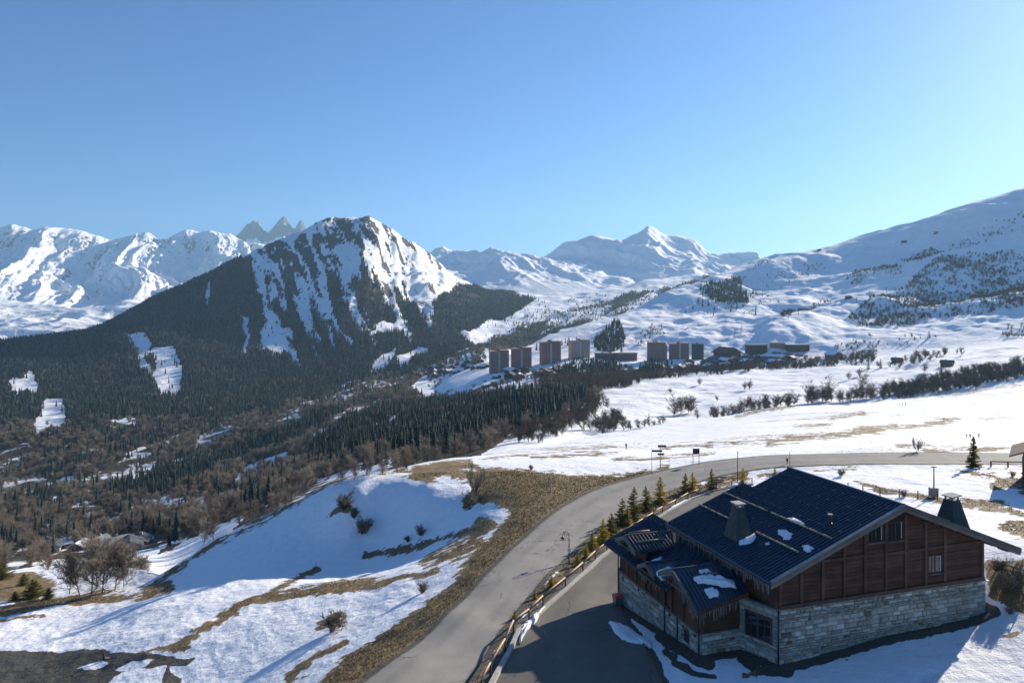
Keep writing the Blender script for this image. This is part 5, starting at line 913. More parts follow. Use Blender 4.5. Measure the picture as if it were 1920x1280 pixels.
m.build('arch_stones', M['stone4'], o)
# hanging light strings under the eaves (things of their own)
def lights(name, pts, label, sp=.17, l0=.25, l1=1.0):
    e = empty(name, (CX, CY, 0), TH, label=label, cat='string lights', group='icicle light strings on the chalet'); m = MB(); w_ = MB()
    for p, q in zip(pts[:-1], pts[1:]):
        p, q = Vector(p), Vector(q); n = int((q - p).length / sp); w_.tube(p, q, .018, n=4)
        for i in range(n):
            c = p.lerp(q, (i + random.random() * .6) / n); L = random.uniform(l0, l1) ** 1.3; m.tube(c, c + Vector((random.uniform(-.05, .05), random.uniform(-.05, .05), -L)), .016, .012, n=4, caps=False)
    w_.build('cable', M['metal_dark'], e); m.build('strand', M['bulb'], e, kind='stuff')
lights('icicle_lights', [(-1.72, -1.2, mz(-1.6) - .18), (-1.72, 14.1, mz(-1.6) - .18)], 'long string of icicle lights under the main left eave')
lights('icicle_lights', [tuple(Vector(E1) + Vector((0, -.1, -.25))), tuple(Vector(E2) + Vector((0, -.1, -.25)))], 'string of icicle lights along the front eave with roof snow')
lights('icicle_lights', [(-6.15, 1.9, 3.8), (-6.15, 3.1, 4.65), (-6.15, 5.3, 5.7), (-6.15, 7.4, 4.75)], 'string of icicle lights on the entrance gable edge', .2)
lights('icicle_lights', [(-5.9, 7.6, 3.65), (-5.9, 11.6, 3.65)], 'string of icicle lights below the two small gables', .2, .2, .7)
lights('icicle_lights', [(-6.15, 11.75, 5.0), (-6.15, 13.7, 5.8), (-6.15, 15.6, 5.0)], 'string of icicle lights on the large dormer edge', .2, .2, .6)
# snow lying on the roofs
def snow_cap(name, outline, surf, th, label, seed=0):
    """thin rounded snow patch: outline in (a,b), lying on surf(a,b)"""
    rs = random.Random(seed); c = Vector((sum(p[0] for p in outline) / len(outline), sum(p[1] for p in outline) / len(outline))); n = len(outline); pts = []
    for i in range(n):
        p, q = Vector(outline[i]), Vector(outline[(i + 1) % n])
        for k in range(4): x = p.lerp(q, k / 4); pts.append(x + Vector((rs.gauss(0, .05), rs.gauss(0, .05))))
    V = []; Fc = []; R_ = [(1.0, 0), (.96, .5), (.85, .8), (.6, 1.0), (.3, 1.05)]; N = len(pts)
    for s_, h_ in R_:
        for p in pts: x = c.lerp(p, s_); V.append((x[0], x[1], surf(x[0], x[1]) + .035 + th * h_ * (1 + .2 * rs.gauss(0, .5))))
    V.append((c[0], c[1], surf(c[0], c[1]) + .035 + th)); 
    for r in range(len(R_) - 1):
        for i in range(N): j = (i + 1) % N; Fc.append((r * N + i, r * N + j, (r + 1) * N + j, (r + 1) * N + i))
    for i in range(N): Fc.append(((len(R_) - 1) * N + i, (len(R_) - 1) * N + (i + 1) % N, len(V) - 1))
    me = bpy.data.meshes.new(name); me.from_pydata(V, [], Fc); me.materials.append(M['snow']); me.polygons.foreach_set('use_smooth', [True] * len(me.polygons)); me.update(); o = setp(link(name, me), label=label, cat='snow patch', group='snow left on the chalet roofs'); o.location = (CX, CY, 0); o.rotation_euler = (0, 0, TH)
ms = lambda a, b: mz(a) + .03
snow_cap('roof_snow', [(.2, 5.35), (1.7, 5.35), (1.5, 4.7), (.6, 4.3), (-.1, 4.9)], ms, .14, 'blue-white snow wedged against the left chimney foot', 1)
snow_cap('roof_snow', [(3.0, 4.2), (3.5, 3.6), (3.3, 2.6), (2.8, 2.1), (2.5, 2.5), (2.7, 3.3)], ms, .12, 'ragged snow scrap between the two roof logs', 2)
snow_cap('roof_snow', [(4.5, 4.9), (4.85, 4.6), (4.85, 3.0), (4.5, 3.1)], ms, .16, 'thin snow ridge lying along the upper roof log', 3)
snow_cap('roof_snow', [(2.6, .6), (3.0, .3), (2.9, -.3), (2.4, -.5), (2.3, 0)], ms, .12, 'small snow scrap near the front verge of the roof', 4)
snow_cap('roof_snow', [(1.3, 3.4), (1.5, 3.2), (1.4, 2.9), (1.15, 3.1)], ms, .08, 'tiny snow crumb below the lower roof log', 5)
def s3(a, b):
    s_ = (a + 6.05) / 5.75; e_ = mid_e(min(max(s_, 0), 1)); t = (5.3 - b) / (5.3 - e_.y); return 6.0 + (e_.z - 6.0) * t + .04
snow_cap('roof_snow', [(-4.9, 4.2), (-3.6, 4.1), (-2.6, 3.9), (-1.7, 3.2), (-1.9, 2.7), (-2.8, 3.1), (-3.7, 3.5), (-4.7, 3.7)], s3, .32, 'long curved snow slab on the entrance roof', 6)
snow_cap('roof_snow', [(-4.5, 3.1), (-3.8, 3.1), (-3.4, 2.7), (-3.8, 2.35), (-4.5, 2.45)], s3, .22, 'rounded snow block below the curved slab on the entrance roof', 7)
snow_cap('roof_snow', [(-4.0, 4.6), (-3.3, 4.75), (-3.0, 4.45), (-3.9, 4.4)], s3, .2, 'snow heap behind the log on the entrance roof', 8)
snow_cap('roof_snow', [(-5.4, 11.2), (-4.4, 11.5), (-3.7, 11.1), (-4.2, 10.6), (-5.5, 10.4)], lambda a, b: az(a) + .03, .3, 'snow filling the valley between the large dormer and small gable', 9)
snow_cap('roof_snow', [(-5.8, 8.4), (-4.8, 8.6), (-3.8, 8.2), (-4.2, 7.7), (-5.7, 7.6)], lambda a, b: max(az(a), 4.95 - .42 * abs(b - 9.7)) + .03, .45, 'snow filling the valley between small gable and entrance gable', 10)
# ------------------------------------------------------------------ railings, lamps, signs, fences
def railing(pts, label, dz=0.0, kerb=True):
    """log railing along picture points that mark its foot"""
    W = [Vector(hit(*p)) for p in pts]; e = empty('log_railing', tuple(W[0]), label=label, cat='railing', group='log railings beside the drive'); o0 = W[0]
    pos = []
    for a, b in zip(W[:-1], W[1:]):
        n = max(1, round((b - a).length / 4.2))
        for i in range(n): pos.append(a.lerp(b, i / n))
    pos.append(W[-1]); pos = [Vector((p.x, p.y, gz(p.x, p.y) + dz)) for p in pos]
    for i, p in enumerate(pos):
        m = MB(); q = p - o0; m.tube(q - Vector((0, 0, .4)), q + Vector((0, 0, .82)), .075, n=7); m.build('post', M['bark'], e, True)
        if i + 1 < len(pos):
            r = pos[i + 1] - o0; up = Vector((0, 0, .9)); m = MB(); d = (r - q).normalized() * .06; m.tube(q + up - d, r + up + d, .085, .075, n=8); m.build('rail', M['rail_wood'], e, True)
    if kerb:
        m = MB(); nrm = Vector((0, 0, 0))
        for a, b in zip(pos[:-1], pos[1:]):
            a, b = a - o0, b - o0; d = (b - a).normalized(); s_ = Vector((d.y, -d.x, 0)); m.hexa([a + s_ * .25 - Vector((0, 0, .3)), a + s_ * .62 - Vector((0, 0, .3)), b + s_ * .62 - Vector((0, 0, .3)), b + s_ * .25 - Vector((0, 0, .3)), a + s_ * .25 + Vector((0, 0, .16)), a + s_ * .6 + Vector((0, 0, .16)), b + s_ * .6 + Vector((0, 0, .16)), b + s_ * .25 + Vector((0, 0, .16))])
        m.build('kerb', M['concrete'], e)
railing([(903, 1300), (920, 1268), (947, 1222), (963, 1186), (1018, 1138), (1060, 1102), (1093, 1073), (1116, 1050), (1138, 1033)], 'pale log railing with kerb along the lower drive edge', .2)
railing([(1168, 1012), (1205, 988), (1242, 964), (1290, 937), (1330, 922), (1372, 913), (1410, 908)], 'pale log railing along the upper drive behind the annex', .2)
def at(x, y): p = hit(x, y); return Vector((p[0], p[1], p[2]))
def lamp_curl(x, yb, hp):
    p = at(x, yb); h_ = hp / F * p.y; e = empty('street_lamp', tuple(p), label='dark street lamp with curled arm and hanging lantern beside the bend', cat='street lamp')
    m = MB(); m.tube((0, 0, -.3), (0, 0, .5), .10, .075, n=10); m.tube((0, 0, .5), (0, 0, h_ * .86), .055, .045, n=10); m.build('pole', M['metal_dark'], e, True); m = MB(); m.tube((0, 0, .45), (0, 0, .55), .12, n=10); m.tube((0, 0, h_ * .5), (0, 0, h_ * .5 + .08), .09, n=10); m.build('collar', M['metal_dark'], e, True)
    r = .36; c = Vector((-r, 0, h_ * .86)); pts = [c + Vector((r * math.cos(t), 0, r * math.sin(t))) for t in np.linspace(0, math.pi, 10)]; m = MB(); m.path(pts, .035, 7)
    m.path([c + Vector((.2 * math.cos(t) * (1 - t / 12), 0, .2 * math.sin(t) * (1 - t / 12))) for t in np.linspace(0, 5.2, 14)], .022, 6); m.path([Vector((-.02, 0, h_ * .70)), Vector((-.22, 0, h_ * .78)), Vector((-.3, 0, h_ * .84))], .022, 6); m.build('curled_arm', M['metal_dark'], e, True)
    L = c + Vector((-r, 0, 0)); o = MB(); o.tube(L, L + Vector((0, 0, -.16)), .03, n=6); o.tube(L + Vector((0, 0, -.16)), L + Vector((0, 0, -.34)), .05, .24, n=8); lo2 = o.build('lantern', M['metal_dark'], e, True); o = MB(); o.tube(L + Vector((0, 0, -.345)), L + Vector((0, 0, -.62)), .2, .12, n=8); o.build('lantern_glass', M['lamp_glass'], lo2, True)
    o = MB(); o.box(-.17, .17, -.1, -.06, 1.25, 1.6); o.build('small_plate', M['white'], e)
lamp_curl(1067, 1054, 60)
def pole_thing(name, x, yb, hp, label, cat, r=.05, top=None, mat='metal_dark'):
    p = at(x, yb); h_ = hp / F * p.y; e = empty(name, tuple(p), label=label, cat=cat); m = MB(); m.tube((0, 0, -.4), (0, 0, h_ * .5), r * 1.3, r * 1.1, n=8); m.tube((0, 0, h_ * .5), (0, 0, h_), r * 1.1, r * .8, n=8); m.build('pole', M[mat], e, True)
    if top: top(e, h_)
    return e
def lamphead(e, h_):
    m = MB(); m.tube((0, 0, h_), (0, 0, h_ + .12), .06, .16, n=8); m.tube((0, 0, h_ + .12), (0, 0, h_ + .2), .17, .05, n=8); m.build('lamp_head', M['metal_dark'], e, True)
pole_thing('lamp_post', 1383, 903, 54, 'slim dark lamp post on the road behind the roof corner', 'lamp post', .06, lamphead)
pole_thing('marker_pole', 1481, 874, 27, 'short grey pole on the verge above the ridge end', 'pole', .05)
pole_thing('marker_pole', 1222, 887, 46, 'thin leaning snow pole left of the direction signs', 'pole', .035)
def bollard(e, h_): m = MB(); m.box(-.16, .16, -.05, .05, h_ - .1, h_ + .55); m.build('plate', M['metal_dark'], e)
pole_thing('road_marker', 1476, 872, 8, 'small dark plate on a short post beside the grey pole', 'marker', .05, bollard)
def signs(e, h_):
    for dx, z, l in ((.35, h_ - .25, 1.6), (-.55, h_ - 1.15, 2.0), (.15, h_ - 1.75, 1.3)): m = MB(); m.prism([(dx - l / 2, -.06, z), (dx + l / 2 - .2, -.06, z), (dx + l / 2, -.06, z + .18), (dx + l / 2 - .2, -.06, z + .36), (dx - l / 2, -.06, z + .36)], (0, -.05, 0)); m.build('direction_board', M['bark'], e)
pole_thing('direction_sign', 1238, 877, 42, 'post with three dark direction boards by the far bend', 'sign', .06, signs)
p = at(1305, 872); e = empty('notice_board', tuple(p), label='square dark notice board on two posts above the bend', cat='sign'); h_ = 32 / F * p.y
for sx in (-.55, .55): m = MB(); m.tube((sx, 0, -.4), (sx, 0, h_), .045, n=7); m.build('post', M['metal_dark'], e, True)
m = MB(); m.box(-.62, .62, -.09, -.05, h_ - 1.05, h_ - .05); m.build('board', M['metal_dark'], e); 
def fin(e, h_):
    for dx, z, l in ((.75, h_ - .25, 1.9), (.6, h_ - .62, 1.2), (.55, h_ - .95, 1.2)): m = MB(); m.prism([(dx - l / 2, -.06, z), (dx + l / 2 - .15, -.06, z), (dx + l / 2, -.06, z + .12), (dx + l / 2 - .15, -.06, z + .24), (dx - l / 2, -.06, z + .24)], (0, -.04, 0)); m.build('finger_board', M['grey_wood'], e)
pole_thing('finger_post', 1343, 917, 24, 'wooden finger post with stacked arrow boards behind a spruce', 'sign', .06, fin, 'grey_wood')
def tag_(e, h_): m = MB(); m.box(-.11, .11, -.12, -.08, h_ * .45, h_ * .62); m.build('white_tag', M['white'], e)
pole_thing('trail_post', 1033, 922, 24, 'wooden trail post with a white tag in the dry grass', 'post', .07, tag_, 'rail_wood')
def box_(e, h_): m = MB(); m.box(-.55, .45, -.35, .35, .15, 1.35); m.build('meter_box', M['metal_grey'], e); m = MB(); m.box(-.35, .35, -.05, .05, h_ - .15, h_ - .05); m.build('crossarm', M['metal_dark'], e)
pole_thing('utility_pole', 1751, 932, 58, 'tall utility pole with a grey box at its foot behind the roof', 'utility pole', .08, box_)
fp = [at(x, y) for x, y in ((1590, 919), (1618, 925), (1650, 929), (1686, 932), (1721, 935), (1758, 938), (1790, 940))]; e = empty('wire_fence', tuple(fp[0]), label='wire fence on grey posts behind the chalet ridge', cat='fence')
for i, q in enumerate(fp):
    q = q - fp[0]; m = MB(); m.tube(q - Vector((0, 0, .3)), q + Vector((0, 0, 1.15)), .07, n=6); m.build('post', M['bark'], e)
    if i:
        m = MB(); r = fp[i - 1] - fp[0]
        for z in (.45, .8, 1.05): m.tube(q + Vector((0, 0, z)), r + Vector((0, 0, z)), .016, n=4)
        m.build('wire', M['metal_dark'], e)
fp = [at(x, y) for x, y in ((1858, 875), (1890, 876), (1925, 876), (1960, 877))]; e = empty('rail_fence', tuple(fp[0]), label='low brown rail fence at the right edge beside the road', cat='fence')
for i, q in enumerate(fp):
    q = q - fp[0]; m = MB(); m.box(q.x - .09, q.x + .09, q.y - .09, q.y + .09, q.z - .3, q.z + 1.0); m.build('post', M['post'], e)
    if i: r = fp[i - 1] - fp[0]; m = MB(); m.tube(q + Vector((0, 0, .92)), r + Vector((0, 0, .92)), .10, n=6); m.build('rail', M['post'], e)
fp = [at(x, y) for x, y in ((1872, 1075), (1900, 1082), (1930, 1092))]; e = empty('bank_fence', tuple(fp[0]), label='brown rail fence under the right eave of the chalet', cat='fence')
for i, q in enumerate(fp):
    q = q - fp[0]; m = MB(); m.tube(q - Vector((0, 0, .3)), q + Vector((0, 0, 1.0)), .06, n=6); m.build('post', M['post'], e)
    if i:
        r = fp[i - 1] - fp[0]
        for z in (.5, .92): m = MB(); m.tube(q + Vector((0, 0, z)), r + Vector((0, 0, z)), .05, n=6); m.build('rail', M['post'], e)
# red-lidded bin, retaining beam, snow on the drive, post on the track
x, y = loc2w(-5.5, 16.6); z = near_h(np.array([x]), np.array([y]))[0]; e = empty('bin', (x, y, z), TH, label='grey bin with red lid at the far corner of the stone wall', cat='bin'); m = MB(); m.hexa([(-.3, -.3, 0), (.3, -.3, 0), (.3, .3, 0), (-.3, .3, 0), (-.4, -.38, .85), (.4, -.38, .85), (.4, .38, .85), (-.4, .38, .85)]); m.build('body', M['metal_grey'], e); m = MB(); m.hexa([(-.44, -.42, .86), (.44, -.42, .86), (.44, .42, .86), (-.44, .42, .86), (-.32, -.3, 1.02), (.32, -.3, 1.02), (.32, .3, 1.02), (-.32, .3, 1.02)]); m.build('lid', M['red'], e)
a, b = at(1206, 1212), at(1232, 1300); e = MB(); d = (b - a); s_ = Vector((d.y, -d.x, 0)).normalized() * .09; e.hexa([a - s_ - Vector((0, 0, .2)), a + s_ - Vector((0, 0, .2)), b + s_ - Vector((0, 0, .2)), b - s_ - Vector((0, 0, .2)), a - s_ + Vector((0, 0, .3)), a + s_ + Vector((0, 0, .3)), b + s_ + Vector((0, 0, .3)), b - s_ + Vector((0, 0, .3))]); e.build('edging_beam', M['grey_wood'], label='timber edging beam between drive and snow in the shade', cat='beam')
def ground_snow(outline, th, label, seed, name='snow_heap'):
    rs = random.Random(seed); W = [at(*p) for p in outline]; c = sum(W, Vector()) / len(W); pts = []
    for i in range(len(W)):
        p, q = W[i], W[(i + 1) % len(W)]
        for k in range(5): pts.append(p.lerp(q, k / 5) + Vector((rs.gauss(0, .06), rs.gauss(0, .06), 0)))
    V = []; Fc = []; R_ = [(1.0, -.1), (.97, .35), (.85, .75), (.6, 1.0), (.3, 1.0)]; N = len(pts)
    for s_, h_ in R_:
        for p in pts: x = c.lerp(p, s_); zz = float(near_h(np.array([x.x]), np.array([x.y]))[0]); V.append((x.x, x.y, zz + th * h_ * rs.uniform(.75, 1.25) + .01))
    V.append((c.x, c.y, float(near_h(np.array([c.x]), np.array([c.y]))[0]) + th))
    for r in range(len(R_) - 1):
        for i in range(N): j = (i + 1) % N; Fc.append((r * N + i, r * N + j, (r + 1) * N + j, (r + 1) * N + i))
    for i in range(N): Fc.append(((len(R_) - 1) * N + i, (len(R_) - 1) * N + (i + 1) % N, len(V) - 1))
    me = bpy.data.meshes.new(name); me.from_pydata(V, [], Fc); me.materials.append(M['snow']); me.polygons.foreach_set('use_smooth', [True] * len(Fc)); me.update(); setp(link(name, me), label=label, cat='snow heap')
ground_snow([(1024, 1142), (1018, 1150), (1004, 1170), (985, 1192), (972, 1214), (976, 1190), (980, 1180), (1000, 1165), (1012, 1150)], .3, 'wedge of dirty snow on the sunlit drive beside the railing', 1)
ground_snow([(1140, 1168), (1160, 1172), (1185, 1180), (1205, 1195), (1225, 1205), (1222, 1215), (1205, 1208), (1185, 1210), (1165, 1202), (1150, 1188)], .22, 'ragged snow strip across the shaded drive below the wall', 2)
ground_snow([(1242, 968), (1262, 955), (1282, 946), (1290, 938), (1278, 944), (1258, 952)], .16, 'thin snow strip on the upper drive inside the railing', 3)
p = at(195, 1236); e = empty('marker_stump', tuple(p), label='short dark post with a plank on the track at lower left', cat='post'); m = MB(); m.tube((0, 0, -.2), (0, 0, .85), .14, .12, n=8); m.build('post', M['bark'], e); m = MB(); m.box(.15, 2.1, -.1, .1, .12, .22); m.build('plank', M['rail_wood'], e)
# neighbouring house at the right edge
p = at(1916, 910); e = empty('neighbour_house', tuple(p), R(-37), label='timber house cut off by the right picture edge', cat='house')
m = MB(); m.box(.0, 9, 0, 8, -.5, 1.0); m.build('stone_base', M['mortar'], e); m = MB(); m.box(.1, 8.9, .1, 7.9, 1.0, 4.3); m.build('timber_wall', M['clad'], e)
m = MB()
for sg in (0, 1): m.prism([(-1.5, -1.2, 4.2) if sg == 0 else (10.5, -1.2, 4.2), (4.5, -1.2, 6.8), (4.5, 9, 6.8), (-1.5, 9, 4.2) if sg == 0 else (10.5, 9, 4.2)], (0, 0, .22))
m.build('roof', M['timber_far'], e)
for xx in (.2, 4.4): m = MB(); m.box(xx - .15, xx + .15, -.9, -.6, -.3, 4.4); m.build('post', M['post'], e)
m = MB(); m.box(-.1, 9, -1.0, -.8, 1.2, 1.4); m.box(-.1, 9, -1.0, -.8, 1.9, 2.05); m.build('balcony_rail', M['post'], e)
# ------------------------------------------------------------------ people
def person_mesh(pose, seed):
    J = {'pel': (0, 0, .95), 'ch': (0, .02, 1.28), 'nk': (0, .02, 1.47), 'hd': (0, .0, 1.60), 'tp': (0, 0, 1.74)}; st = pose
    legs = [((.09, 0, .90), (.10, -.06 * st - .02, .50), (.10, .16 * st, .08), (.10, .16 * st - .13, .03)), ((-.09, 0, .90), (-.10, -.16 * st - .02, .50), (-.10, -.22 * st, .08), (-.10, -.22 * st - .13, .03))]
    arms = [((.19, .02, 1.40), (.26, .10 * st, 1.14), (.27, -.05 + .05 * st, .90)), ((-.19, .02, 1.40), (-.26, -.10 * st, 1.14), (-.27, -.12 * st - .05, .90))]
    V = [J[k] for k in ('pel', 'ch', 'nk', 'hd', 'tp')]; R_ = [(.15, .11), (.17, .12), (.06, .06), (.10, .11), (.07, .08)]; E = [(0, 1), (1, 2), (2, 3), (3, 4)]
    for L in legs:
        b = len(V); V += L; R_ += [(.095, .095), (.065, .07), (.045, .05), (.05, .035)]; E += [(0, b), (b, b + 1), (b + 1, b + 2), (b + 2, b + 3)]
    for A in arms:
        b = len(V); V += A; R_ += [(.065, .065), (.05, .05), (.04, .04)]; E += [(1, b), (b, b + 1), (b + 1, b + 2)]
    me = bpy.data.meshes.new('person_skeleton'); me.from_pydata(V, E, []); o = bpy.data.objects.new('person_skeleton', me); COL.objects.link(o); md = o.modifiers.new('skin', 'SKIN'); sv = me.skin_vertices[0].data
    for i, r in enumerate(R_): sv[i].radius = r; sv[i].use_root = (i == 0)
    o.modifiers.new('sub', 'SUBSURF').levels = 1; dg = bpy.context.evaluated_depsgraph_get(); out = bpy.data.meshes.new_from_object(o.evaluated_get(dg)); bpy.data.objects.remove(o)
    out.materials.clear(); out.materials.append(M['cloth']); out.materials.append(M['skin'])
    for p in out.polygons:
        p.use_smooth = True
        if 1.5 < p.center.z < 1.66 and p.center.y < -.02: p.material_index = 1
    return out
PM = [person_mesh(s_, i) for i, s_ in enumerate((1.0, -.8, .15))]
hair = MB(); hair.tube((0, .02, 1.64), (0, .02, 1.77), .115, .07, n=8); hm_ = hair.mesh('hat', M['metal_dark'])
for x, y, k, rz, lab in [(1812.5, 822, 0, .4, 'leftmost of three walkers on the snow field near the tall spruce'), (1819, 822, 2, -.3, 'middle walker of the three on the snow field'), (1835.5, 821, 1, 2.2, 'walker standing apart right of the other two on the snow field'), (1683.5, 760.5, 0, 1.2, 'leftmost of four far walkers on the snow brow'), (1687.2, 760.5, 1, 1.0, 'second from left of four far walkers on the brow'), (1692.2, 760.5, 2, .4, 'third from left of four far walkers on the brow'), (1698, 760, 0, -1, 'rightmost of four far walkers on the snow brow'), (1174, 842, 2, .3, 'lone dark walker on the snow left of the direction signs'), (1770, 790, 1, .8, 'lone walker beside the brown strip on the snow field')]:
    p = hit(x, y); e = empty('person', p, rz, label=lab, cat='person', group='walkers on the snow'); link('body', PM[k], e); link('hat', hm_, e)
# ------------------------------------------------------------------ the resort
def tower(x, yt, yb, wpx, D, label, rot=0.25, split=.42, mats=('brick', 'brick_d', 'pale'), core_=True, floors=13):
    zt, zb = zat(yt, D), zat(yb, D) - 6; Wd = wpx / F * D; X = (x - 960) / F * D; e = empty('apartment_tower', (X, D, zb), rot, label=label, cat='tower', group='resort apartment towers'); h_ = zt - zb; dp = Wd * .45
    segs = [(-Wd / 2, -Wd / 2 + Wd * split, 0, h_ - 1.5), (-Wd / 2 + Wd * (split + .1), Wd / 2, Wd * .05, h_)] if core_ else [(-Wd / 2, Wd / 2, 0, h_)]
    fh = h_ / floors
    for (x0, x1, yo, hh) in segs:
        m = MB(); m.box(x0, x1, yo, yo + dp, 0, hh); w_ = m.build('wing', M[mats[1]], e); m = MB(); m.box(x0 - .6, x1 + .6, yo - 1.6, yo + dp + .6, hh + .01, hh + 1.6); m.build('roof_parapet', M[mats[0]], w_)
        sl = MB(); sl.box(x0 - .7, x1 + .7, yo - 1.5, yo - .05, -.55, .55); sm = sl.mesh('balcony', M[mats[0]]); sr = MB(); sr.box(x1 + .05, x1 + 1.2, yo + .6, yo + dp - 1, -.55, .55); sm2 = sr.mesh('side_balcony', M[mats[0]])
        for k in range(1, floors):
            o = link('balcony', sm, w_); o.location = (0, 0, k * fh); o = link('side_balcony', sm2, w_); o.location = (0, 0, k * fh)
        pr = MB(); npier = max(2, int((x1 - x0) / 5))
        for k in range(npier + 1): xx = x0 + (x1 - x0) * k / npier; pr.box(xx - .22, xx + .22, yo - 1.3, yo - .04, 0, hh)
        pr.build('partition', M[mats[1]], w_)
    if core_: m = MB(); m.box(-Wd / 2 + Wd * split + .02, -Wd / 2 + Wd * (split + .1) - .02, -.6, dp * .8, 0, h_ - 2); m.build('stair_core', M[mats[2]], e)
    m = MB(); m.box(-Wd * .12, Wd * .05, dp * .3, dp * .7, h_ - 3, h_ + 3.2); m.build('lift_house', M[mats[1]], e)
tower(937, 658, 696, 35, 1215, 'leftmost reddish apartment tower of the resort', .22); tower(979, 653, 692, 36, 1225, 'reddish tower second from the left', .22); tower(1034, 641, 686, 37, 1245, 'tall reddish tower third from the left', .25); tower(1089, 638, 674, 37, 1290, 'pale pinkish tower fourth from the left', .3, mats=('pale', 'brick', 'pale'))
tower(1231, 643, 678, 34, 1260, 'reddish square tower right of the low building', -.35, core_=False); tower(1273, 644, 678, 36, 1255, 'paired reddish tower with pale strip right of centre', -.2, .5)
tower(1308, 646, 674, 21, 1250, 'narrow dark blue-grey tower at the right of the tower row', -.2, core_=False, mats=('roof_far', 'roof_far', 'pale'), floors=9)
def block(x, yt, yb, wpx, D, label, mats, rot=.1, dpf=.55):
    zt, zb = zat(yt, D), zat(yb, D) - 5; Wd = wpx / F * D; e = empty('apartment_block', ((x - 960) / F * D, D, zb), rot, label=label, cat='building'); h_ = zt - zb; dp = Wd * dpf; m = MB(); m.box(-Wd / 2, Wd / 2, 0, dp, 0, h_); m.build('wall', M[mats[0]], e); m = MB(); m.box(-Wd / 2 - 1, Wd / 2 + 1, -1, dp + 1, h_ + .01, h_ + 1.2); m.build('roof', M[mats[1]], e)
    n = max(2, int(h_ / 3.2))
    for k in range(1, n): m = MB(); m.box(-Wd / 2 + .8, Wd / 2 - .8, -.35, -.02, k * h_ / n - .9, k * h_ / n + .35); m.build('window_band', M['metal_dark'], e)
block(1422, 647, 664, 35, 1245, 'dark flat-roofed slab block left of the sunlit one', ('timber_far', 'roof_green')); block(1458, 643, 662, 27, 1260, 'reddish block with sunlit pale roof between two dark slabs', ('brick', 'render_far'), -.3); block(1498, 647, 665, 42, 1245, 'wide dark flat-roofed block at the right end of the resort', ('timber_far', 'roof_green'))
block(1156, 663, 672, 78, 1280, 'long low building between the two tower groups', ('brick_d', 'roof_far'), .05, .2); block(1016, 696, 704, 28, 1165, 'low greenish-white hall below the third tower', ('pale', 'roof_green'), .05, .4); block(1052, 704, 711, 22, 1150, 'small dark hall right of the greenish-white one', ('timber_far', 'roof_far'), .05, .5)
def house(x, yb, wm, label, group, roofm, rot, cat='house', wallm='timber_far'):
    p = hit(x, yb); e = empty('village_house', (p[0], p[1], p[2] - .5), rot, label=label, cat=cat, group=group); l = wm * 1.15; h_ = wm * .45; m = MB(); m.box(-wm / 2, wm / 2, -l / 2, l / 2, -1, h_); m.prism([(-wm / 2, -l / 2 + .01, h_), (wm / 2, -l / 2 + .01, h_), (0, -l / 2 + .01, h_ + wm * .24)], (0, l - .02, 0)); m.build('wall', M[wallm], e)
    m = MB(); o_ = wm * .1; t = wm * .04
    for sg in (-1, 1): m.prism([(sg * (wm / 2 + o_), -l / 2 - o_, h_ - wm * .05), (0, -l / 2 - o_, h_ + wm * .25), (0, l / 2 + o_, h_ + wm * .25), (sg * (wm / 2 + o_), l / 2 + o_, h_ - wm * .05)], (0, 0, t))
    r = m.build('roof', M[roofm], e)
    for k in range(3): m = MB(); xx = -wm * .3 + k * wm * .3; m.box(xx - .5, xx + .5, -l / 2 - .06, -l / 2 - .01, h_ * .45, h_ * .45 + 1.3); m.build('window', M['metal_dark'], e)
    m = MB(); m.box(-.5, .5, l * .1, l * .1 + 1, h_ + wm * .15, h_ + wm * .25 + 1.6); m.build('chimney', M['render_far'], r)
rs = random.Random(77)
for i in range(26):
    x = rs.uniform(925, 1105); y = 706 - (x - 925) * .05 + rs.uniform(-7, 7); rf = rs.choice(['snow', 'roof_far', 'roof_far']); house(x, y, rs.uniform(9, 15), ('snow-roofed' if rf == 'snow' else 'dark-roofed') + ' small house at the foot of the four left towers', 'village houses below the left towers', rf, rs.uniform(-1, 1))
for i in range(14):
    x = rs.uniform(1180, 1330); y = 686 + rs.uniform(-4, 8); rf = rs.choice(['snow', 'roof_far', 'roof_far']); house(x, y, rs.uniform(9, 14), ('snow-roofed' if rf == 'snow' else 'dark-roofed') + ' small house at the foot of the three right towers', 'village houses below the right towers', rf, rs.uniform(-1, 1))
for x, y, w_, rf, lab in [(92, 1036, 12, 'roof_far', 'dark pitched-roof house leftmost in the valley hamlet'), (112, 1028, 10, 'snow', 'house with bright pale roof behind the leftmost hamlet house'), (185, 1024, 10, 'roof_green', 'greenish-roofed house in the middle of the valley hamlet'), (213, 1032, 12, 'roof_green', 'long greenish-roofed house right in the valley hamlet'), (243, 1034, 11, 'roof_far', 'dark-roofed house at the right of the valley hamlet'), (264, 1022, 9, 'roof_far', 'small dark-roofed house behind the right hamlet houses'), (150, 1030, 9, 'snow', 'small snowy-roofed house between hamlet houses'), (108, 998, 12, 'roof_green', 'pale house alone among trees above the hamlet'), (124, 996, 10, 'snow', 'snow-roofed house beside the pale one above the hamlet')]:
    house(x, y, w_, lab, 'houses of the valley hamlet', rf, rs.uniform(-.8, .8), wallm=rs.choice(['timber_far', 'render_far']))
for i in range(30):
    x = rs.uniform(775, 915); y = 700 - (x - 775) * .12 + rs.uniform(-8, 12); rf = rs.choice(['snow', 'roof_far', 'roof_far']); house(x, y, rs.uniform(9, 14), ('snow-roofed' if rf == 'snow' else 'dark-roofed') + ' small house in the village left of the towers', 'village houses left of the towers', rf, rs.uniform(-1, 1))
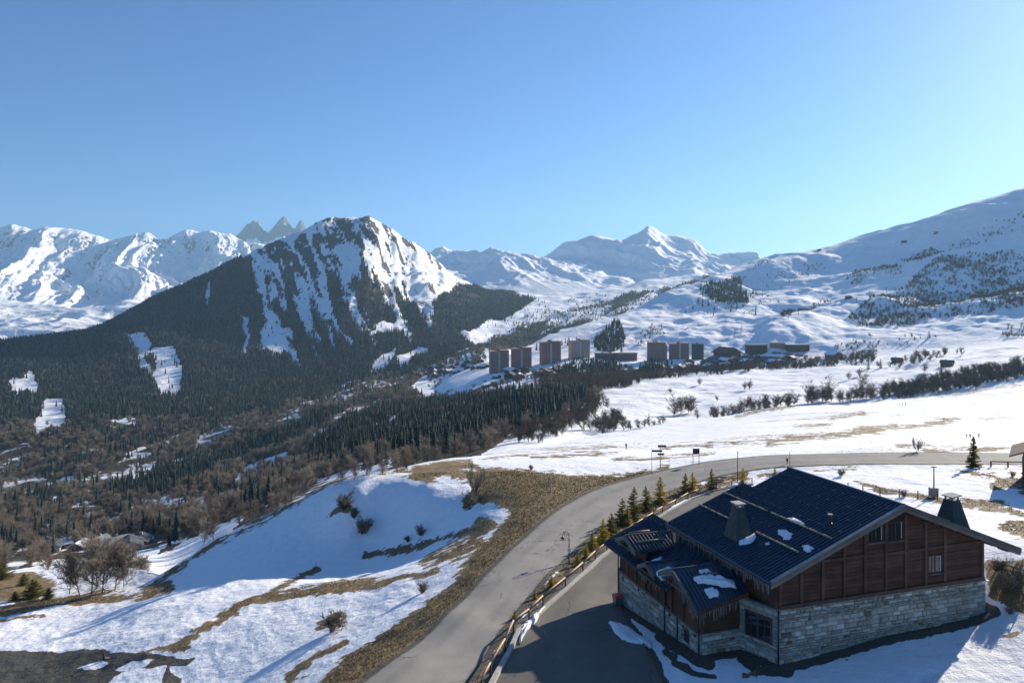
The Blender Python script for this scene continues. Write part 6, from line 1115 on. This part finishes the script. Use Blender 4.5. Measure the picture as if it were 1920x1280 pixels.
for i in range(30):
    x = rs.uniform(1325, 1490); y = 689 - (x - 1325) * .06 + rs.uniform(-12, 4); rf = rs.choice(['snow', 'roof_far', 'roof_far']); house(x, y, rs.uniform(9, 15), ('snow-roofed' if rf == 'snow' else 'dark-roofed') + ' small house in the village right of the towers', 'village houses right of the towers', rf, rs.uniform(-1, 1))
house(1363, 674, 30, 'large dark pyramid-roofed building right of the narrow tower', None, 'timber_far', .4, 'building'); house(1563, 672, 18, 'house with snowy roof right of the last slab block', None, 'snow', .3)
house(1682, 680, 11, 'dark chalet alone on the sunny meadow right of the conifers', None, 'roof_far', .9); house(1776, 686, 11, 'small dark chalet at the meadow edge far right', None, 'roof_far', .8); house(1591, 560, 10, 'small hut on the open ski slope', None, 'roof_far', .4, 'hut'); house(1695, 455, 11, 'low dark lift hut high on the hillside', None, 'roof_far', .3, 'hut'); house(1536, 470, 9, 'tiny hut on the hillside skyline', None, 'roof_far', .3, 'hut'); house(1755, 438, 9, 'upper lift hut near the top of the hillside', None, 'roof_far', .2, 'hut')
for i, (x, y) in enumerate([(1378, 632), (1389, 627), (1391, 622), (1478, 598), (1497, 590), (1530, 578), (1606, 568), (1630, 555), (1662, 548)]):
    p = hit(x, y); e = empty('lift_pylon', p, .5, label=['lowest lift pylon above the resort', 'second lowest lift pylon above the resort', 'third lift pylon above the resort', 'fourth lift pylon on the ski slope', 'fifth lift pylon on the ski slope', 'sixth lift pylon on the ski slope', 'lift pylon just right of the ski slope hut', 'second lift pylon right of the ski slope hut', 'highest lift pylon on the ski slope'][i], cat='lift pylon', group='ski lift pylons'); m = MB(); m.tube((0, 0, -1), (0, 0, 13), .5, .35, n=6); m.build('mast', M['metal_dark'], e); m = MB(); m.box(-3, 3, -.3, .3, 12.4, 13); m.build('crossarm', M['metal_dark'], e)
#@@PART6
# ------------------------------------------------------------------ air
hz = MB(); hz.box(-15500, 15500, -600, 15500, -620, 2050)
hm = bpy.data.materials.new('air'); hm.use_nodes = True; hm.node_tree.nodes.clear(); ho = hm.node_tree.nodes.new('ShaderNodeOutputMaterial'); hv = hm.node_tree.nodes.new('ShaderNodeVolumePrincipled')
hv.inputs['Color'].default_value = (0.45, 0.75, 1.0, 1); hv.inputs['Density'].default_value = HAZE; hv.inputs['Anisotropy'].default_value = 0.25; hm.node_tree.links.new(hv.outputs[0], ho.inputs['Volume'])
hz.build('haze', hm, kind='stuff', label='thin blue mountain air over the whole valley', cat='haze')
